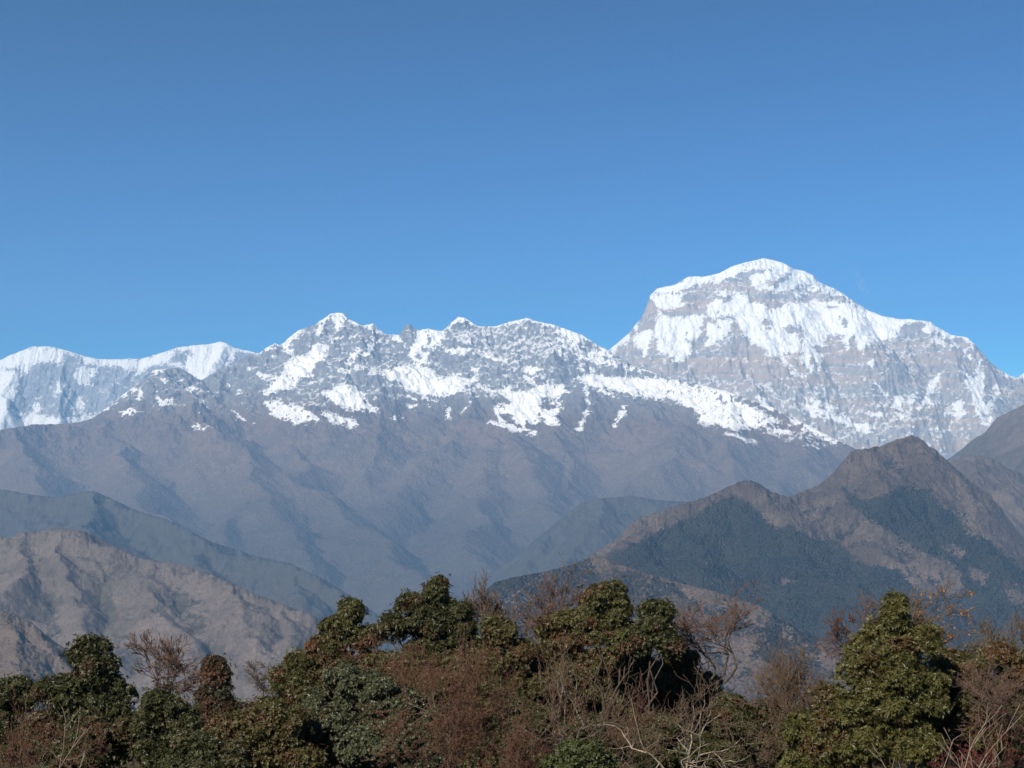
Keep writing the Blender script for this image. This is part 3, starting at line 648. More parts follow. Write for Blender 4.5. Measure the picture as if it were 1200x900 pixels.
# ------------------------------------------------------------------ haze
hz = bpy.data.materials.new("valley_haze"); hz.use_nodes = True
ht = hz.node_tree
for nd in list(ht.nodes):
    if nd.type == 'BSDF_PRINCIPLED': ht.nodes.remove(nd)
pv = ht.nodes.new("ShaderNodeVolumePrincipled")
pv.inputs["Density"].default_value = HAZE_DENSITY
pv.inputs["Color"].default_value = (*HAZE_COLOR, 1)
pv.inputs["Anisotropy"].default_value = 0.0
ht.links.new(pv.outputs[0], ht.nodes["Material Output"].inputs["Volume"])
bx = np.array([(x, y, z) for x in (-39900., 39900.) for y in (-39900., 39900.) for z in (-1900., 5200.)])
bf = np.array([(0,1,3,2),(4,6,7,5),(0,4,5,1),(2,3,7,6),(0,2,6,4),(1,5,7,3)])
haze = link("haze", np_mesh("haze", bx, bf), hz)
tag(haze, "thin blue haze filling the valleys", "haze", None, "stuff")

# ================================================================== vegetation on the near hillside
def leaf_material(name, a, b, rust=(0.10, 0.04, 0.02), rust_amount=0.0, rough=0.45, transl=0.25):
    m = NT(name)
    t = m.attr("tint")
    col = m.mix(t, a, b)
    if rust_amount > 0:
        n = m.noise(m.coords(), 1.1, 3, 0.6)
        col = m.mix(m.ramp(n, 0.62 - 0.25 * rust_amount, 0.72 - 0.2 * rust_amount, 0, 0.85), col, rust)
    m.finish(col, rough, spec=0.35)
    tr = m.n("ShaderNodeBsdfTranslucent"); m.l(col, tr.inputs["Color"])
    mx = m.n("ShaderNodeMixShader"); mx.inputs[0].default_value = transl
    m.l(m.b.outputs[0], mx.inputs[1]); m.l(tr.outputs[0], mx.inputs[2])
    m.l(mx.outputs[0], m.t.nodes["Material Output"].inputs["Surface"])
    return m.m

def bark_material(name, a, b, rough=0.85):
    m = NT(name)
    n = m.noise(m.coords((1, 1, 0.35)), 14.0, 4, 0.6)
    return m.finish(m.mix(m.ramp(n, 0.35, 0.65), a, b), rough, n, 0.01, 0.5)

def unit(v): return v / (np.linalg.norm(v, axis=-1, keepdims=True) + 1e-9)

def tube_mesh(name, segs, sides=4):
    """segs: list of (p0, p1, r0, r1)"""
    A = np.array([(*p0, *p1, r0, r1) for p0, p1, r0, r1 in segs], float)
    p0, p1, r0, r1 = A[:, 0:3], A[:, 3:6], A[:, 6:7], A[:, 7:8]
    d = unit(p1 - p0); ref = np.where(np.abs(d[:, 2:3]) > 0.9, np.array([[1., 0, 0]]), np.array([[0, 0, 1.]]))
    e1 = unit(np.cross(d, ref)); e2 = np.cross(d, e1)
    n = len(A); V = np.zeros((n, 2, sides, 3))
    for k in range(sides):
        a = 2 * math.pi * k / sides; o = e1 * math.cos(a) + e2 * math.sin(a)
        V[:, 0, k] = p0 + o * r0; V[:, 1, k] = p1 + o * r1 + d * r1 * 0.3
    base = (np.arange(n) * 2 * sides)[:, None]; k = np.arange(sides); k2 = (k + 1) % sides
    f = np.stack([base + k, base + k2, base + sides + k2, base + sides + k], -1).reshape(-1, 4)
    return np_mesh(name, V.reshape(-1, 3), f, True)

def leaf_mesh(name, pos, axis, rng, leaves, length, width, splay=(0.9, 1.5), droop=0.25):
    """whorls of folded leaves; pos, axis: (n,3)"""
    n = len(pos); K = leaves
    ref = unit(rng.normal(size=(n, 3))); e1 = unit(np.cross(axis, ref)); e2 = np.cross(axis, e1)
    ph = rng.rand(n, 1) * 6.283 + np.arange(K)[None, :] * (6.283 / K) + rng.normal(0, 0.25, (n, K))
    sp = rng.uniform(splay[0], splay[1], (n, K))
    rad = e1[:, None] * np.cos(ph)[..., None] + e2[:, None] * np.sin(ph)[..., None]
    d = axis[:, None] * np.cos(sp)[..., None] + rad * np.sin(sp)[..., None]
    d[..., 2] -= droop * rng.rand(n, K); d = unit(d)
    L = length * rng.uniform(0.7, 1.2, (n, K, 1)) * np.exp(rng.normal(0, 0.22, (n, 1, 1))); Wd = width * rng.uniform(0.8, 1.2, (n, K, 1))
    sd = unit(np.cross(d, axis[:, None] + 0.15 * rng.normal(size=(n, K, 3)))); up = np.cross(sd, d)
    b = pos[:, None] + d * L * 0.08
    V = np.stack([b, b + d * L * 0.5 + sd * Wd * 0.5 + up * Wd * 0.18, b + d * L, b + d * L * 0.5 - sd * Wd * 0.5 + up * Wd * 0.18], 2)
    V[:, :, 2, 2] -= (L * 0.10)[..., 0]
    V = V.reshape(-1, 3)
    base = (np.arange(n * K) * 4)[:, None]
    f = np.concatenate([base + np.array([[0, 1, 2]]), base + np.array([[0, 2, 3]])], 1).reshape(-1, 3)
    me = np_mesh(name, V, f, False)
    tint = np.clip(rng.normal(0.5, 0.22, n)[:, None] + rng.normal(0, 0.15, (n, K)), 0, 1)
    a = me.attributes.new("tint", 'FLOAT', 'POINT')
    a.data.foreach_set("value", np.repeat(tint.ravel(), 4).astype(np.float32))
    return me

def root_empty(name, x, y, z, label, cat, group):
    o = bpy.data.objects.new(name, None); COL.objects.link(o)
    o.location = (x, y, z); o.empty_display_size = 0.3
    return tag(o, label, cat, group)

def wiggle(p, q, r0, r1, rng, n=5, amp=0.08):
    p = np.array(p); q = np.array(q); L = np.linalg.norm(q - p)
    pts = [p + (q - p) * i / n + (rng.normal(size=3) * amp * L * 0.5 if 0 < i < n else 0) for i in range(n + 1)]
    return [(pts[i], pts[i + 1], r0 + (r1 - r0) * i / n, r0 + (r1 - r0) * (i + 1) / n) for i in range(n)]

def evergreen(label, lobes, D, mat, seed, group="evergreen trees and bushes on the near hillside", name="evergreen_tree", cat="tree",
              leaf=(0.15, 0.045, 8), blob=(0.22, 0.42), gap=0.50, density=1.0, conic=False, trunk_r=0.11, wood=None):
    rng = np.random.RandomState(seed)
    W = []
    for lb in lobes:
        x, y, rx, ry = lb[:4]; dd = lb[4] if len(lb) > 4 else 0.0
        c = P3(x, y, D + dd); s = D / F
        W.append((c, np.array([rx * s * 1.14, 0.85 * 0.5 * (rx + ry) * s, ry * s])))
    if not conic:
        W2 = []
        for c, rr in W:
            W2.append((c, rr * 0.86))
            for k in range(4):
                d = unit(rng.normal(size=3) + np.array([0, -0.4, 0.25])); q = rng.uniform(0.38, 0.6)
                W2.append((c + d * rr * rng.uniform(0.45, 0.78), rr * q * rng.uniform(0.8, 1.2, 3)))
        W = W2
    cx = sum(w[0][0] * w[1][0] for w in W) / sum(w[1][0] for w in W); cy = sum(w[0][1] for w in W) / len(W)
    gz = float(ground_z(cx, cy))
    org = np.array([cx, cy, gz])
    P, A = [], []
    limbs = []
    top = max(W, key=lambda w: w[0][2])[0]
    fork = np.array([cx, cy, gz + 0.35 * (top[2] - gz)])
    limbs += wiggle(org - [0, 0, 0.2], fork, trunk_r, trunk_r * 0.75, rng)
    main = None
    for wi, (c, rr) in enumerate(W):
        if conic or wi % 5 == 0:
            limbs += wiggle(fork, c, trunk_r * 0.42, trunk_r * 0.16, rng); main = c
        else: limbs += wiggle(main, c, trunk_r * 0.16, trunk_r * 0.06, rng)
        area = 4 * math.pi * ((rr[0] * rr[1]) ** 1.6 + (rr[0] * rr[2]) ** 1.6 + (rr[1] * rr[2]) ** 1.6) ** (1 / 1.6) / 3 ** (1 / 1.6)
        nb = max(6, int(area / (gap * gap) * 1.15))
        dirs = unit(rng.normal(size=(nb, 3)))
        rad = np.where(rng.rand(nb) < 0.75, rng.uniform(0.72, 1.02, nb), rng.uniform(0.35, 0.75, nb))
        bc = c + dirs * rr * rad[:, None]
        for k in range(nb):
            inside = False
            for c2, r2 in W:
                if c2 is c: continue
                if np.sum(((bc[k] - c2) / r2) ** 2) < 0.36: inside = True; break
            if inside and rng.rand() < 0.8: continue
            if dirs[k][1] > 0.35 and rng.rand() < 0.45: continue
            if dirs[k][2] < -0.6 and rng.rand() < 0.6: continue
            rb = rng.uniform(*blob)
            bc[k] = c + (bc[k] - c) * max(0.3, 1.0 - 0.8 * rb / rr.mean())
            if rng.rand() < 0.25: limbs += wiggle(c, bc[k], trunk_r * 0.08, 0.006, rng, 3)
            nw = max(5, int(9.0 * rb * rb / (leaf[0] * leaf[0]) * 0.62 * density))
            out = unit(bc[k] - c)
            d = unit(rng.normal(size=(nw, 3)) * 0.75 + out * 0.55 + np.array([0, 0, 0.45]))
            sq = np.array([1, 1, 0.75])
            rb = np.where(rng.rand(nw) < 0.07, rb * rng.uniform(1.2, 1.9, nw), rb)[:, None] * np.ones((1, 3))
            P.append(bc[k] + d * sq * rb * (1 - np.abs(rng.normal(0, 0.18, nw)))[:, None])
            A.append(unit(d + np.array([0, 0, 0.25]) + 0.45 * rng.normal(size=(nw, 3))))
    P = np.concatenate(P); A = np.concatenate(A)
    root = root_empty(name, *org, label, cat, group)
    t = link("trunk", tube_mesh("trunk", [(a - org, b - org, p, q) for a, b, p, q in limbs], 5), wood or BARK_DARK, root)
    c = link("crown", leaf_mesh("crown", P - org, A, rng, leaf[2], leaf[0], leaf[1]), mat, root)
    return root

def grow(rng, stems, levels, spread, kids, crook=0.22, lean=(0, 0)):
    """unit-size branching skeleton: list of (p0,p1,r0,r1,level)"""
    segs = []
    def br(p, d, L, r, lev):
        n = 4 if lev < 2 else (3 if lev < 4 else 2)
        pts = [p]; r1 = r * 0.62
        for i in range(n):
            d = (d[0] + rng.gauss(0, crook), d[1] + rng.gauss(0, crook), d[2] + rng.gauss(0, crook) + (0.03 if lev > 0 else 0.0))
            m = math.sqrt(d[0] ** 2 + d[1] ** 2 + d[2] ** 2); d = (d[0] / m, d[1] / m, d[2] / m)
            q = (p[0] + d[0] * L / n, p[1] + d[1] * L / n, p[2] + d[2] * L / n)
            segs.append((p, q, r + (r1 - r) * i / n, r + (r1 - r) * (i + 1) / n, lev)); p = q; pts.append(p)
        if lev >= levels: return
        k = kids + (1 if rng.random() < 0.5 else 0) + (1 if lev in (1, 2) else 0)
        for i in range(k):
            at = pts[-1] if i == 0 else pts[rng.randint(1, n)]
            a = rng.uniform(0.25, 0.95) * spread if i else rng.uniform(0.05, 0.3)
            ph = rng.uniform(0, 6.283)
            ux = (-d[1], d[0], 0.0) if abs(d[2]) < 0.95 else (1.0, 0.0, 0.0)
            m = math.sqrt(ux[0] ** 2 + ux[1] ** 2 + ux[2] ** 2) or 1; ux = (ux[0] / m, ux[1] / m, ux[2] / m)
            uy = (d[1] * ux[2] - d[2] * ux[1], d[2] * ux[0] - d[0] * ux[2], d[0] * ux[1] - d[1] * ux[0])
            ca, sa, cp, spn = math.cos(a), math.sin(a), math.cos(ph), math.sin(ph)
            nd = tuple(d[j] * ca + (ux[j] * cp + uy[j] * spn) * sa for j in range(3))
            br(at, nd, L * rng.uniform(0.55, 0.85), r * rng.uniform(0.45, 0.62), lev + 1)
    for s in range(stems):
        ph = rng.uniform(0, 6.283); t = rng.uniform(0.1, 0.5) * spread if stems > 1 else 0.08
        br((0.05 * math.cos(ph), 0.05 * math.sin(ph), 0.0), (math.cos(ph) * math.sin(t) + lean[0], math.sin(ph) * math.sin(t) + lean[1], math.cos(t)), rng.uniform(0.2, 0.36), 1.0, 0)
    return segs

def bare_tree(label, box, D, seed, wood, twig, stems=3, levels=6, spread=0.9, kids=2, trunk_r=0.032, twig_r=0.008, leaves=None, crook=0.22,
              group="leafless trees and shrubs on the near hillside", name="bare_tree", cat="tree", lean=(0, 0), depth=None):
    """box = (x0, x1, ytop, ybottom) of the crown as seen from the viewpoint; ybottom left out: branching from the ground"""
    rng = random.Random(seed); nr = np.random.RandomState(seed)
    segs = grow(rng, stems, levels, spread, kids, crook, lean)
    P = np.array([(*s[0], *s[1]) for s in segs]); lev = np.array([s[4] for s in segs]); rad = np.array([(s[2], s[3]) for s in segs])
    x0, x1, yt = box[:3]; xc = 0.5 * (x0 + x1); s = D / F
    X = (xc - 600) * s
    gz = float(ground_z(X, D)) - 0.1
    H = (HY - yt) * s - gz
    lo = np.percentile(P[:, [0, 3]], 1); hi = np.percentile(P[:, [0, 3]], 99)
    ly = np.percentile(P[:, [1, 4]], 1); hy = np.percentile(P[:, [1, 4]], 99)
    zt = np.percentile(P[:, [2, 5]], 99.7)
    zb = max(0.0, H - (box[3] - yt) * s) if len(box) > 3 else 0.0
    kx = (x1 - x0) * s / (hi - lo); ky = (depth if depth else (x1 - x0) * s * 0.8) / (hy - ly); kz = (H - zb) / zt
    off = -0.5 * (lo + hi) * kx
    Q = P * np.array([kx, ky, kz, kx, ky, kz])
    Q[:, [2, 5]] += zb
    # lean the foot under the crown centre
    for k in (0, 3): Q[:, k] += off * np.clip((Q[:, k + 2] - zb) / (H - zb), 0, 1) ** 0.7
    R = np.maximum(rad * trunk_r, twig_r)
    root = root_empty(name, X, D, gz, label, cat, group)
    cut = min(2, levels - 1)
    thick = [(q[:3], q[3:], r[0], r[1]) for q, r, l in zip(Q, R, lev) if l <= cut]
    thin = [(q[:3], q[3:], r[0], r[1]) for q, r, l in zip(Q, R, lev) if l > cut]
    if zb > 0.15:
        for st in range(min(stems, 3)):
            a = nr.uniform(0, 6.28); rr_ = 0.0 if st == 0 else 0.25
            thick += wiggle((rr_ * math.cos(a), rr_ * math.sin(a), -0.1), (0.04 * math.cos(a), 0.04 * math.sin(a), zb + 0.05), trunk_r * 1.35, trunk_r, nr, 6, 0.06)
    link("trunk", tube_mesh("trunk", thick, 5), wood, root)
    link("crown", tube_mesh("crown", thin, 3), twig, root)
    if leaves:
        mat, frac, ln, wd, k = leaves[:5]
        ends = Q[lev >= levels - 1][:, 3:]
        keep = nr.rand(len(ends)) < frac
        if len(leaves) > 5:      # leaves left on one side only
            keep &= (ends[:, 0] / (0.5 * (x1 - x0) * s) + nr.normal(0, 0.35, len(ends))) > leaves[5]
        ends = ends[keep]
        ax = unit(nr.normal(size=(len(ends), 3)) + np.array([0, 0, 0.3]))
        link("leaves", leaf_mesh("leaves", ends + nr.normal(0, 0.03, ends.shape), ax, nr, k, ln, wd), mat, root)
    return root

BARK_DARK = bark_material("dark_bark", (0.035, 0.027, 0.02), (0.07, 0.055, 0.042))
BARK_GREY = bark_material("grey_bark", (0.09, 0.073, 0.057), (0.16, 0.13, 0.105))
BARK_PALE = bark_material("pale_bark", (0.16, 0.125, 0.095), (0.27, 0.22, 0.17))
BARK_BROWN = bark_material("brown_bark", (0.075, 0.05, 0.036), (0.12, 0.085, 0.06))
TWIG_PINK = bark_material("pinkish_twigs", (0.088, 0.056, 0.044), (0.13, 0.084, 0.065))
TWIG_RED = bark_material("reddish_twigs", (0.070, 0.034, 0.023), (0.11, 0.058, 0.039))
TWIG_TAN = bark_material("tan_twigs", (0.085, 0.058, 0.040), (0.13, 0.09, 0.062))
TWIG_GREY = bark_material("grey_twigs", (0.070, 0.059, 0.050), (0.11, 0.092, 0.077))
LEAF_DEEP = leaf_material("deep_green_leaves", (0.028, 0.032, 0.011), (0.066, 0.066, 0.022), (0.08, 0.042, 0.022), 0.3)
LEAF_OLIVE = leaf_material("olive_leaves", (0.046, 0.046, 0.014), (0.100, 0.086, 0.030), (0.095, 0.048, 0.022), 0.5)
LEAF_YELLOW = leaf_material("yellow_green_leaves", (0.046, 0.048, 0.011), (0.105, 0.096, 0.027), (0.085, 0.05, 0.02), 0.3)
LEAF_GREY = leaf_material("grey_green_leaves", (0.044, 0.050, 0.024), (0.096, 0.100, 0.054), (0.075, 0.045, 0.022), 0.2, rough=0.38)
LEAF_STEP = leaf_material("mid_green_leaves", (0.042, 0.044, 0.013), (0.094, 0.086, 0.028), (0.10, 0.042, 0.022), 0.4)
LEAF_RUST = leaf_material("rusty_needles", (0.026, 0.029, 0.012), (0.052, 0.046, 0.020), (0.105, 0.05, 0.028), 0.7)
LEAF_DRY = leaf_material("dry_red_brown_leaves", (0.085, 0.040, 0.022), (0.150, 0.078, 0.044), rough=0.7)
LEAF_ORANGE = leaf_material("orange_leaves", (0.22, 0.085, 0.025), (0.36, 0.18, 0.045), rough=0.6)
LEAF_CRIMSON = leaf_material("dark_red_leaves", (0.07, 0.012, 0.010), (0.13, 0.025, 0.018), rough=0.6)
LEAF_BRIGHT = leaf_material("bright_green_leaves", (0.034, 0.044, 0.013), (0.068, 0.076, 0.023), rough=0.5)

BIG = (0.11, 0.040, 8); MID = (0.092, 0.040, 7); SMALL = (0.07, 0.042, 6); TINY = (0.075, 0.028, 7)
# ---- left group
evergreen("leafy green tree cut off by the left edge of the view", [(4,812,20,22),(-30,815,30,30),(20,822,14,16),(0,850,38,35),(-40,870,40,40),(18,880,30,25)], 46, LEAF_DEEP, 101, leaf=MID)
evergreen("dense dark green tree with a pointed top, left of the bare reddish tree", [(104,770,16,20),(110,790,30,30),(80,815,34,34),(132,822,30,36),(104,850,55,40),(62,850,28,30),(90,885,60,30),(140,870,35,30)], 40, LEAF_DEEP, 102, leaf=MID)
bare_tree("bare reddish tree with fine upright twigs between two dark evergreens", (150, 238, 742, 830), 47, 103, BARK_BROWN, TWIG_PINK, stems=4, levels=6, spread=0.7, twig_r=0.009)
evergreen("narrow cone shaped dark tree with rusty lower branches", [(252,778,12,14),(252,795,19,20),(254,818,26,24),(256,842,31,24),(258,868,34,24)], 44, LEAF_RUST, 104, name="conifer_tree", leaf=TINY, blob=(0.16, 0.3), gap=0.36, group="conifers on the near hillside", conic=True)
bare_tree("small grey leafless tree standing alone beside the cone shaped tree", (284, 330, 774, 830), 55, 105, BARK_GREY, TWIG_GREY, stems=2, levels=6, spread=0.75)
evergreen("round green bush below the bare reddish tree", [(185,830,26,22),(205,850,30,25),(170,860,34,28),(195,885,50,28)], 39, LEAF_DEEP, 106, name="evergreen_bush", cat="bush", leaf=MID)
evergreen("olive green bush at the foot of the stepped evergreen", [(300,842,28,26),(272,862,28,25),(318,868,30,30),(285,892,50,25),(338,850,24,28),(345,888,34,26)], 38.5, LEAF_OLIVE, 107, name="evergreen_bush", cat="bush", leaf=SMALL)
evergreen("dark low bush between the cone shaped tree and the bottom edge", [(235,880,34,22),(222,900,50,20),(262,898,30,20)], 36, LEAF_DEEP, 108, name="evergreen_bush", cat="bush", leaf=SMALL)
bare_tree("red brown shrub with dry leaves in the bottom left corner", (-25, 66, 822), 32, 109, BARK_BROWN, TWIG_RED, stems=8, levels=4, spread=0.9, trunk_r=0.02, twig_r=0.005, leaves=(LEAF_DRY, 0.5, 0.05, 0.02, 3), name="dry_shrub", cat="shrub")
# ---- central thicket
evergreen("evergreen with stepped left side and upright tip, at the left end of the central thicket", [(411,722,12,19),(400,740,20,18),(428,752,20,20),(376,762,22,20),(352,782,19,20),(395,775,34,28),(342,808,20,26),(370,812,34,34),(430,790,36,34)], 47, LEAF_STEP, 110, leaf=BIG)
evergreen("dark evergreen with a knobby top, highest of the central thicket", [(512,698,14,17),(487,712,18,16),(532,718,18,18),(505,733,38,20),(462,738,12,16),(548,745,18,22),(515,765,50,28)], 49, LEAF_DEEP, 111, leaf=BIG)
evergreen("broad bush of small shiny grey green leaves in front of the stepped evergreen", [(425,812,46,32),(380,848,42,40),(470,830,40,34),(425,868,66,42),(352,880,36,36),(500,862,44,40),(480,900,60,30)], 40, LEAF_GREY, 112, name="evergreen_bush", cat="bush", leaf=SMALL, blob=(0.2, 0.36), gap=0.42)
evergreen("olive tree left of the twin evergreens, tangled with tan twigs", [(585,745,22,24),(608,772,24,24),(568,785,28,28),(600,810,40,30)], 48, LEAF_OLIVE, 113, leaf=MID)
bare_tree("tangled shrub of fine red brown twigs beneath the knobby evergreen", (455, 610, 748, 900), 37.5, 114, BARK_BROWN, TWIG_RED, stems=6, levels=6, spread=1.0, trunk_r=0.025, twig_r=0.005, leaves=(LEAF_DRY, 0.35, 0.045, 0.018, 3), name="dry_shrub", cat="shrub", crook=0.3)
bare_tree("thin brown twiggy shrub draped over the top of the grey green bush", (400, 515, 745, 830), 43, 115, BARK_BROWN, TWIG_RED, stems=3, levels=6, spread=0.9, trunk_r=0.02, twig_r=0.005, leaves=(LEAF_DRY, 0.12, 0.04, 0.018, 3), name="dry_shrub", cat="shrub", crook=0.28)
bare_tree("rusty shrub along the bottom edge, below the tangled red brown shrub", (520, 660, 822), 33.5, 116, BARK_BROWN, TWIG_RED, stems=8, levels=6, spread=1.0, trunk_r=0.02, twig_r=0.0045, leaves=(LEAF_DRY, 0.3, 0.045, 0.018, 3), name="dry_shrub", cat="shrub", crook=0.3)
bare_tree("leafless tan tree right of the knobby evergreen", (540, 618, 677, 770), 52, 117, BARK_GREY, TWIG_TAN, stems=4, levels=6, spread=0.75, twig_r=0.0085)
bare_tree("dense pinkish brown leafless tree left of the twin evergreens", (596, 694, 667, 790), 50, 118, BARK_GREY, TWIG_PINK, stems=5, levels=6, spread=0.75, kids=2, twig_r=0.0085, leaves=(LEAF_DRY, 0.15, 0.05, 0.02, 2))
evergreen("larger left one of two round topped twin evergreens", [(708,702,24,20),(725,715,19,20),(692,716,19,22),(705,738,32,24),(730,748,22,24)], 46, LEAF_STEP, 119, leaf=MID)
evergreen("smaller right one of two round topped twin evergreens", [(767,716,15,18),(770,735,17,18),(758,752,22,20),(776,752,14,20)], 45.5, LEAF_DEEP, 120, leaf=MID)
evergreen("low olive bush under the leafless tree with the dark forked trunk", [(800,772,22,18),(785,795,30,26),(815,805,26,28)], 48, LEAF_OLIVE, 121, name="evergreen_bush", cat="bush", leaf=SMALL)
bare_tree("leafless tree with pink twigs and dark forked trunk, right of the twin evergreens", (785, 895, 682, 800), 47, 122, BARK_DARK, TWIG_PINK, stems=3, levels=6, spread=0.85, twig_r=0.009, trunk_r=0.05)
evergreen("shaded dark evergreen behind the tangle of pale gnarled branches", [(655,800,50,40),(715,795,45,40),(700,845,80,45),(780,840,60,45),(640,850,50,45),(840,860,45,40)], 50, LEAF_DEEP, 123, leaf=BIG, density=0.8)
evergreen("dark evergreen behind the dense tan shrub", [(905,850,40,40),(880,880,40,35),(950,880,40,35)], 50, LEAF_DEEP, 124, leaf=BIG, density=0.8)
bare_tree("gnarled leafless tree with long pale crooked branches at the bottom centre right", (690, 905, 772, 920), 36, 125, BARK_PALE, TWIG_TAN, stems=4, levels=5, spread=1.15, kids=2, trunk_r=0.034, twig_r=0.005, crook=0.32, name="gnarled_tree")
bare_tree("leafless brown tree with crooked greyish limbs below the larger twin evergreen", (590, 765, 745, 900), 38, 126, BARK_GREY, TWIG_TAN, stems=3, levels=5, spread=1.05, kids=2, trunk_r=0.045, twig_r=0.0055, crook=0.3, name="gnarled_tree", leaves=(LEAF_DRY, 0.12, 0.05, 0.02, 2))
evergreen("small bright green bush at the bottom edge under the gnarled branches", [(676,890,20,14),(655,900,20,13),(700,902,20,12)], 33, LEAF_BRIGHT, 127, name="evergreen_bush", cat="bush", leaf=SMALL)
bare_tree("dense tan leafless shrub left of the large yellow green tree", (880, 972, 754, 880), 43, 128, BARK_BROWN, TWIG_TAN, stems=9, levels=6, spread=0.7, trunk_r=0.03, twig_r=0.006, name="dry_shrub", cat="shrub", leaves=(LEAF_DRY, 0.15, 0.045, 0.018, 2))
evergreen("shadowed evergreen thicket low behind the gnarled tree", [(620,850,44,36),(690,870,50,34),(760,870,50,36),(820,885,46,32),(860,850,34,34),(590,885,44,30)], 45, LEAF_DEEP, 140, name="evergreen_bush", cat="bush", leaf=MID)
evergreen("shaded green bush under the knobby evergreen, behind the red brown shrub", [(470,790,40,34),(520,800,44,36),(560,820,40,36),(530,850,60,40),(580,860,40,36),(550,892,50,26),(480,890,40,26)], 46, LEAF_OLIVE, 141, name="evergreen_bush", cat="bush", leaf=MID)
evergreen("dark bush between the twin evergreens and the leafless trees on their left", [(655,745,34,34),(640,790,40,36),(690,780,44,34),(735,785,36,34),(700,805,44,30),(772,800,36,30),(645,822,46,34),(745,825,44,30)], 49, LEAF_OLIVE, 142, name="evergreen_bush", cat="bush", leaf=MID)
bare_tree("tangled brown shrub of fine twigs under the larger twin evergreen", (640, 800, 775, 900), 41, 143, BARK_BROWN, TWIG_RED, stems=3, levels=5, spread=1.05, trunk_r=0.025, twig_r=0.005, name="dry_shrub", cat="shrub", crook=0.3, leaves=(LEAF_DRY, 0.2, 0.045, 0.018, 2))
bare_tree("thin brown shrub standing in front of the dark green tree with pointed top", (40, 130, 845, 905), 35, 144, BARK_BROWN, TWIG_RED, stems=3, levels=5, spread=1.0, trunk_r=0.02, twig_r=0.0045, name="dry_shrub", cat="shrub", crook=0.3)
# ---- right group
bare_tree("reddish leafless tree half hidden behind the large yellow green tree", (972, 1046, 704, 790), 50, 129, BARK_BROWN, TWIG_RED, stems=4, levels=6, spread=0.75, twig_r=0.0085)
evergreen("large yellow green tree with clustered leaves, biggest at the right", [(1047,720,11,18),(1030,748,32,20),(1010,765,26,18),(1074,750,26,20),(1000,790,30,24),(1045,785,44,30),(985,825,26,28),(1030,830,48,34),(1080,810,28,30),(955,868,38,28),(1010,870,60,34),(935,892,36,20),(1070,870,40,40)], 40, LEAF_YELLOW, 130, leaf=BIG, gap=0.56, blob=(0.2, 0.46), density=0.9)
bare_tree("leafless tree with orange autumn leaves on its right side", (1030, 1148, 689, 800), 47, 131, BARK_DARK, TWIG_TAN, stems=3, levels=6, spread=0.85, twig_r=0.0085, trunk_r=0.048, leaves=(LEAF_ORANGE, 0.22, 0.08, 0.055, 2, 0.2))
evergreen("dull olive tree right of the large yellow green tree", [(1120,780,28,24),(1095,805,30,32),(1138,812,36,34),(1110,850,54,40),(1150,865,44,36)], 42, LEAF_OLIVE, 132, leaf=MID)
evergreen("olive bush cut off by the right edge of the view", [(1176,780,30,26),(1200,800,34,36),(1170,835,38,34),(1225,830,34,40),(1185,870,50,34)], 44, LEAF_OLIVE, 133, leaf=MID)
bare_tree("grey brown leafless tree over the dull olive tree", (1105, 1185, 726, 820), 48, 134, BARK_GREY, TWIG_GREY, stems=5, levels=6, spread=0.8, twig_r=0.0085)
bare_tree("leafless tree with mossy crooked limbs at the right edge", (1145, 1250, 712, 820), 47, 135, BARK_GREY, TWIG_TAN, stems=4, levels=6, spread=0.95, twig_r=0.0085, trunk_r=0.048, crook=0.3)
bare_tree("brown leafless shrub between the olive trees at the right", (1120, 1210, 775, 880), 40, 136, BARK_BROWN, TWIG_PINK, stems=3, levels=6, spread=0.9, trunk_r=0.025, twig_r=0.005, name="dry_shrub", cat="shrub")
bare_tree("low shrub with dark red leaves in the bottom right corner", (1075, 1215, 846), 33, 137, BARK_BROWN, TWIG_RED, stems=12, levels=4, spread=1.1, trunk_r=0.02, twig_r=0.005, name="dry_shrub", cat="shrub", leaves=(LEAF_CRIMSON, 0.7, 0.06, 0.03, 4))
bare_tree("pale dead shrub with long whitish stems in front of the dark red shrub", (1045, 1205, 828), 30.5, 138, BARK_PALE, BARK_PALE, stems=7, levels=3, spread=1.2, kids=1, trunk_r=0.022, twig_r=0.006, crook=0.14, name="dead_shrub", cat="shrub", group="dead wood on the near hillside")
bare_tree("thin pale dead sapling slanting up in the bottom left corner", (14, 88, 830), 31, 139, BARK_PALE, BARK_PALE, stems=1, levels=3, spread=0.6, kids=1, trunk_r=0.028, twig_r=0.006, crook=0.1, lean=(0.9, 0), name="dead_sapling", cat="sapling", group="dead wood on the near hillside")

# ---- further bushes down the slope, seen through the gaps
for lab, lobes, D_, sd in (
    ("dark bush far back at the left edge, behind the cut off green tree", [(-20,870,60,34),(50,880,50,30)], 62, 151),
    ("dark bush far back behind the cone shaped tree", [(210,868,56,30),(290,872,50,28)], 62, 152),
    ("dark bush far back behind the broad grey green bush", [(350,850,44,40),(420,855,60,50)], 60, 153),
    ("dark bush far back behind the dense tan shrub", [(905,862,48,34),(860,850,44,34)], 61, 154),
    ("dark bush far back behind the dull olive tree", [(1080,850,56,48),(1140,850,50,46)], 60, 155),
    ("dark bush far back at the right edge, behind the cut off olive bush", [(1190,850,56,48),(1250,855,50,46)], 61, 156),
    ("dark bush far back in the middle, behind the shadowed thicket", [(600,850,60,50),(700,860,70,44),(790,860,60,44)], 61, 157)):
    evergreen(lab, lobes, D_, LEAF_DEEP, sd, name="evergreen_bush", cat="bush", leaf=BIG, gap=0.7, blob=(0.35, 0.6), density=0.7)

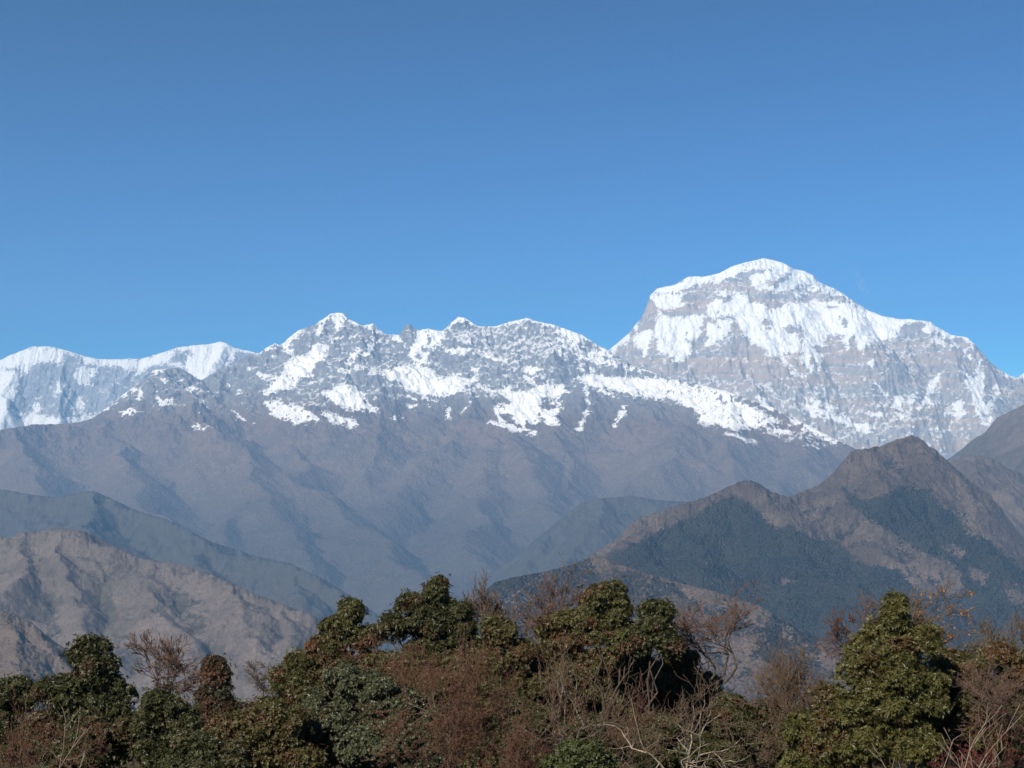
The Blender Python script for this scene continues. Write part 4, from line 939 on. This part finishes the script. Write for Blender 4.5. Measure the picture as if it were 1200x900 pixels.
# ---- low undergrowth on the slope between the trees
ur = np.random.RandomState(5)
n = 45000
uy = ur.uniform(24, 84, n); ux = ur.uniform(-0.46, 0.46, n) * uy
keep = fbm(ux / 3.0, uy / 3.0, 2, 90) > -0.25
ux, uy = ux[keep], uy[keep]; uz = ground_z(ux, uy)
hgt = ur.uniform(0.1, 0.9, len(ux))
UP = np.stack([ux, uy, uz + hgt], -1)
um = leaf_mesh("undergrowth", UP, unit(ur.normal(size=UP.shape) * 0.5 + np.array([0, -0.2, 1.0])), ur, 9, 0.15, 0.032, splay=(0.5, 1.6), droop=0.5)
und = link("undergrowth", um, leaf_material("dry_undergrowth", (0.028, 0.028, 0.013), (0.066, 0.046, 0.026), rough=0.8))
tag(und, "dry brown and green undergrowth covering the slope under the trees", "undergrowth", None, "stuff")

# ---- a faint wisp of cloud high beside the summit, beyond the haze
cm = bpy.data.materials.new("cloud_vapour"); cm.use_nodes = True
ct = cm.node_tree
for nd in list(ct.nodes):
    if nd.type == 'BSDF_PRINCIPLED': ct.nodes.remove(nd)
cv = ct.nodes.new("ShaderNodeVolumePrincipled"); cv.inputs["Color"].default_value = (0.95, 0.95, 0.97, 1)
tc = ct.nodes.new("ShaderNodeTexCoord"); cn = ct.nodes.new("ShaderNodeTexNoise"); cn.inputs["Scale"].default_value = 0.008; cn.inputs["Detail"].default_value = 5
mr = ct.nodes.new("ShaderNodeMapRange"); mr.inputs["From Min"].default_value = 0.48; mr.inputs["From Max"].default_value = 0.75; mr.inputs["To Max"].default_value = 0.004
ct.links.new(tc.outputs["Object"], cn.inputs["Vector"]); ct.links.new(cn.outputs["Fac"], mr.inputs["Value"]); ct.links.new(mr.outputs[0], cv.inputs["Density"])
ct.links.new(cv.outputs[0], ct.nodes["Material Output"].inputs["Volume"])
us, vs = np.meshgrid(np.linspace(0, 2 * np.pi, 24, endpoint=False), np.linspace(0.02, np.pi - 0.02, 12))
ell = np.stack([np.cos(us) * np.sin(vs), np.sin(us) * np.sin(vs), np.cos(vs)], -1).reshape(-1, 3)
k = np.arange(24 * 12).reshape(12, 24); k2 = np.roll(k, -1, axis=1)
ef = np.stack([k[:-1], k[1:], k2[1:], k2[:-1]], -1).reshape(-1, 4)
ef = np.concatenate([ef, np.stack([k[0, 0:22:2], k[0, 1:23:2], k[0, 2:24:2], k[0, 2:24:2]], -1)[:0]])
cpos = P3(1009, 331, 38800)
ca = math.radians(25)
ev = ell * np.array([130, 130, 430])
ev = np.stack([ev[:, 0] * math.cos(ca) + ev[:, 2] * math.sin(ca), ev[:, 1], -ev[:, 0] * math.sin(ca) + ev[:, 2] * math.cos(ca)], -1)
ev[:, 0] *= -1
cloud = link("cloud", np_mesh("cloud", ev, ef[:, ::-1].copy(), True), cm)
cloud.location = cpos
tag(cloud, "faint wisp of cloud in the sky right of the highest summit", "cloud", None, "stuff")
